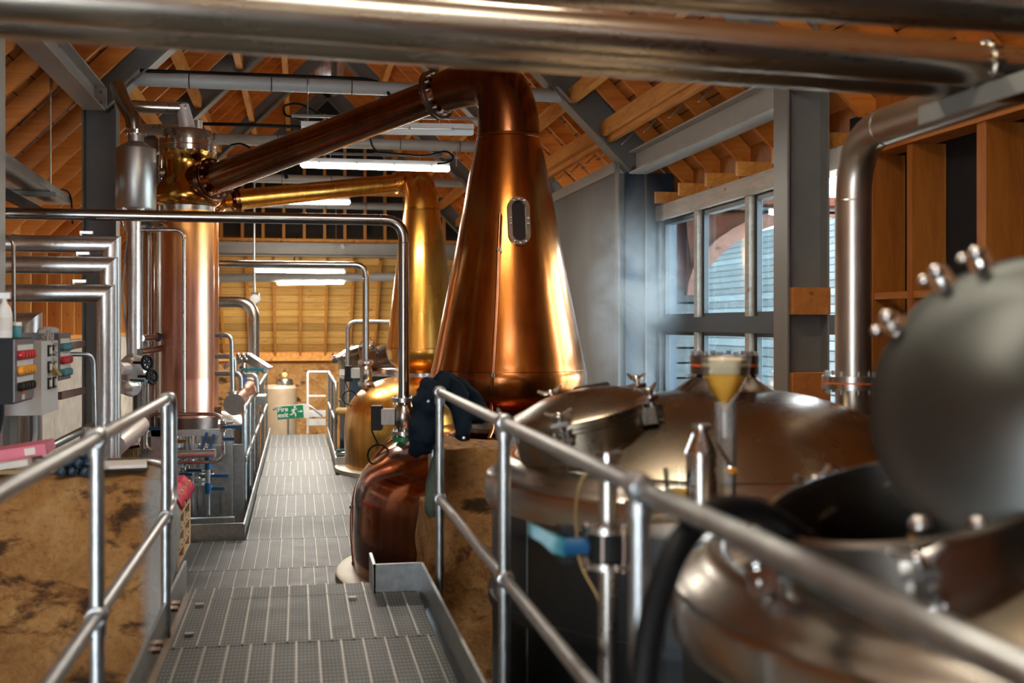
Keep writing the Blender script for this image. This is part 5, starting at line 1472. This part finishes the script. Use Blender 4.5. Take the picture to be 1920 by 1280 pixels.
# ---------------------------------------------------------------- jacket and green roll on the rail end
def cloth(name, paths, mat, label, cat, thick=.03, amp=.02, parent=None, seed=0):
    m = MB(); rows = []
    for pth in paths: rows.append([m.bm.verts.new(V(q) + noise.noise_vector(V(q) * 9 + V((seed, 0, 0))) * amp + noise.noise_vector(V(q) * 22 + V((0, seed, 0))) * amp * .5) for q in pth])
    for a, b in zip(rows, rows[1:]):
        for i in range(len(a) - 1): m.bm.faces.new((a[i], a[i + 1], b[i + 1], b[i]))
    o = m.build(name, mat, parent, sharp=2)
    md = o.modifiers.new('thickness', 'SOLIDIFY'); md.thickness = thick; md.offset = 0
    sb = o.modifiers.new('smooth', 'SUBSURF'); sb.levels = 1; sb.render_levels = 2
    if label: tag(o, label, cat)
    return o
jk = thing('jacket', 'dark navy jacket slung over the end of the handrail', 'jacket', (.70, 5.9, 1.3))
rings = []
for u0, u1, v, dp in ((797, 838, 712, .05), (788, 842, 716, .085), (780, 840, 728, .10), (774, 834, 748, .105), (770, 830, 775, .11), (767, 827, 805, .11), (765, 820, 830, .105), (767, 814, 846, .09), (776, 806, 853, .05)):
    c_ = at((u0 + u1) / 2, v, 5.92); hw = (u1 - u0) / 2 * 5.92 / F
    rings.append([c_ + rgt * hw * math.copysign(abs(math.cos(a)) ** .7, math.cos(a)) + camz * dp * math.copysign(abs(math.sin(a)) ** .8, math.sin(a)) for a in [2 * math.pi * k / 40 for k in range(40)]])
m = MB().loft(rings)
bmesh.ops.subdivide_edges(m.bm, edges=m.bm.edges[:], cuts=2, use_grid_fill=True)
for v in m.bm.verts: v.co += noise.noise_vector(V((v.co.x * 9, v.co.y * 9, v.co.z * 16))) * .026 + noise.noise_vector(v.co * 30) * .012
m.build('body', 'navy', jk, sharp=2)
sl = bez(V((.73, 5.8, 1.63)), V((.83, 5.85, 1.61)), V((.86, 5.76, 1.50)), V((.845, 5.78, 1.36)), 12)
m = MB().tube(sl, [.085 - .045 * i / 12 for i in range(13)], 24)
for v in m.bm.verts: v.co += noise.noise_vector(v.co * 16) * .022
m.build('sleeve', 'navy', jk, sharp=2)
sl = bez(V((.78, 5.9, 1.65)), V((.92, 5.95, 1.6)), V((.97, 5.95, 1.52)), V((.95, 5.9, 1.43)), 12)
m = MB().tube(sl, [.055 - .018 * i / 12 for i in range(13)], 18)
for v in m.bm.verts: v.co += noise.noise_vector(v.co * 16 + V((5, 0, 0))) * .018
m.build('sleeve', 'navy', jk, sharp=2)
b = MB().ball((.842, 5.71, 1.37), .010, seg=10).ball(at(803, 752, 5.55), .008, seg=10); b.build('snap_button', 'chrome', jk)
p0, p1 = at(826, 838, 5.95), at(812, 968, 5.9)
m = MB().tube(bez(p0, p0.lerp(p1, .3) - rgt * .01, p0.lerp(p1, .7) - rgt * .02, p1, 12), [.03, .036, .04, .042, .043, .044, .045, .045, .046, .046, .046, .04, .02], 18)
for v in m.bm.verts: v.co += noise.noise_vector(v.co * 11) * .012
solo('green_roll', m, 'olive', 'dark green cloth roll hanging below the jacket by the stone pier', 'cloth roll')

# ---------------------------------------------------------------- far end of the walkway
et = V((-.05, 20.6, 0))
t = thing('end_gate', 'white tubular step frame at the far end of the walkway', 'frame', at(577, 808, 20.6))
MB().tube(fillet([at(577, 812, 20.6), at(577, 697, 20.6), at(612, 697, 20.8)], .04), .02, 10).build('hoop', 'white', t)
for v in (742, 775, 791): MB().bar(at(577, v, 20.6), at(610, v, 20.8), .03, .12 if v > 770 else .03).build('tread', 'white', t)
t = thing('chain_rail', 'low bent galvanised rail carrying the exit sign', 'rail', at(545, 765, 20.4))
MB().tube(fillet([at(512, 768, 20.4), at(520, 764, 20.4), at(578, 758, 20.4), at(605, 780, 20.4)], .1), .02, 10).build('tube', 'galv', t)
MB().cyl(at(540, 760, 20.42), at(540, 815, 20.42), .02, 10).build('post', 'galv', t)
# exit sign
sgn = thing('exit_sign', 'green fire exit sign with running figure and arrow at the walkway end', 'sign', at(549, 772, 20.3))
so = at(549, 772, 20.33)
ex = (rgt * 1 + V((0, 0, .075))).normalized(); ey = (V((0, 0, 1)) - ex * V((0, 0, 1)).dot(ex)).normalized(); ez_ = ex.cross(ey)
SR = Matrix((ex, ey, ez_)).transposed()
S = 20.33 / F
def sp(x, y, o=0): return so + ex * x * S + ey * y * S + ez_ * o
MB().prism([sp(-30, -13), sp(31, -13), sp(31, 13), sp(-30, 13)], ez_ * -.012).build('board', 'paper', sgn)
MB().prism([sp(-29, -12, .001), sp(20, -12, .001), sp(20, 12, .001), sp(-29, 12, .001)], ez_ * .003).build('green_field', 'green', sgn)
for k, (txt, y) in enumerate((('Fire', 2.2), ('exit', -8.6))):
    cu = bpy.data.curves.new('txt', 'FONT'); cu.body = txt; cu.size = 12.5 * S; cu.extrude = .001; cu.offset = .002
    to = bpy.data.objects.new('lettering', cu); COL.objects.link(to)
    dg = bpy.context.evaluated_depsgraph_get(); me = bpy.data.meshes.new_from_object(to.evaluated_get(dg))
    bpy.data.objects.remove(to)
    me.transform(Matrix.Translation(sp(-28, y, .006) - sgn.location) @ SR.to_4x4())
    me.materials.clear(); me.materials.append(M['white'])
    lo = bpy.data.objects.new('lettering', me); COL.objects.link(lo); lo.parent = sgn
rm = MB()
def limb(pts, w):
    for a, b in zip(pts, pts[1:]): rm.bar(sp(*a, .006), sp(*b, .006), w * S, .004, ez_)
rm.lathe([(1.9 * S, 0), (1.9 * S, .004)], sp(4.6, 8.8, .004), ez_, 14)
limb([(3, 6), (1.2, -1)], 3.2); limb([(3, 5.5), (6.5, 4), (8.5, 5.5)], 1.4); limb([(2.5, 5), (-1, 4), (-2.2, 1)], 1.4)
limb([(1.5, -1), (5, -3.2), (4.6, -9)], 1.9); limb([(1.2, -1), (-1.5, -4.5), (-5.5, -4.8)], 1.9)
rm.build('running_figure', 'white', sgn)
ar = MB(); ar.bar(sp(9.5, 0, .006), sp(16, 0, .006), 1.2 * S, .004, ez_); ar.prism([sp(15, 2.6, .004), sp(18.6, 0, .004), sp(15, -2.6, .004)], ez_ * .004)
ar.build('arrow', 'white', sgn)
# beige tank beyond the rails
bt = at(524, 760, 22.3); t = thing('beige_tank', 'beige cylindrical tank with a clamped lid near the far stone wall', 'tank', (bt.x, bt.y, -1.2))
zb_ = lambda v: CZ + (608 - v) / F * 22.3
MB().lathe([(.34, -1.2), (.34, zb_(727)), (.30, zb_(722)), (.01, zb_(719))], (bt.x, bt.y, 0)).build('shell', 'beige', t)
MB().lathe([(.17, zb_(722)), (.17, zb_(714)), (.15, zb_(710)), (.01, zb_(708))], (bt.x + .1, bt.y - .05, 0)).build('lid', 'steel', t)
MB().ball((bt.x + .1, bt.y - .05, zb_(703)), .06, seg=12).build('vent_cap', 'manila', t)
t = thing('hoop', 'thin dark iron hoop leaning on top of the far stone wall', 'hoop', at(563, 668, 24.8))
MB().tube([at(543 + 40 * i / 12, 668 - 7 * math.sin(math.pi * i / 12), 24.85) for i in range(13)], .02, 8).build('bar', 'stud', t)

# ---------------------------------------------------------------- steam
sm = MB().ball(at(1192, 560, 11.0), 1, (.52, .5, 1.35), 32)
o = sm.build('steam', 'white'); tag(o, 'thin white steam drifting past the column by the window', 'steam', None, 'stuff')
mt = bpy.data.materials.new('steam_volume'); mt.use_nodes = True; T = mt.node_tree; T.nodes.clear()
out = T.nodes.new('ShaderNodeOutputMaterial'); pv = T.nodes.new('ShaderNodeVolumeScatter')
tc = T.nodes.new('ShaderNodeTexCoord')
nz = nd(T, 'ShaderNodeTexNoise', Scale=1.6, Detail=4, Roughness=.55, Distortion=.8); T.links.new(tc.outputs['Object'], nz.inputs['Vector'])
mp = T.nodes.new('ShaderNodeMapping'); mp.inputs['Location'].default_value = (0, 0, -1.35 / 1.35); mp.inputs['Scale'].default_value = (1 / .52, 1 / .5, 1 / 1.35)
T.links.new(tc.outputs['Object'], mp.inputs[0])
gr = T.nodes.new('ShaderNodeTexGradient'); gr.gradient_type = 'SPHERICAL'; T.links.new(mp.outputs[0], gr.inputs[0])
dn_ = math_(T, 'MULTIPLY', math_(T, 'MULTIPLY', mapr(T, nz.outputs['Fac'], 0, 1, .38, .70), gr.outputs['Fac']), 6.0)
T.links.new(dn_, pv.inputs['Density']); pv.inputs['Color'].default_value = (.9, .95, 1, 1); pv.inputs['Anisotropy'].default_value = .1
T.links.new(pv.outputs[0], out.inputs['Volume'])
o.data.materials.clear(); o.data.materials.append(mt)
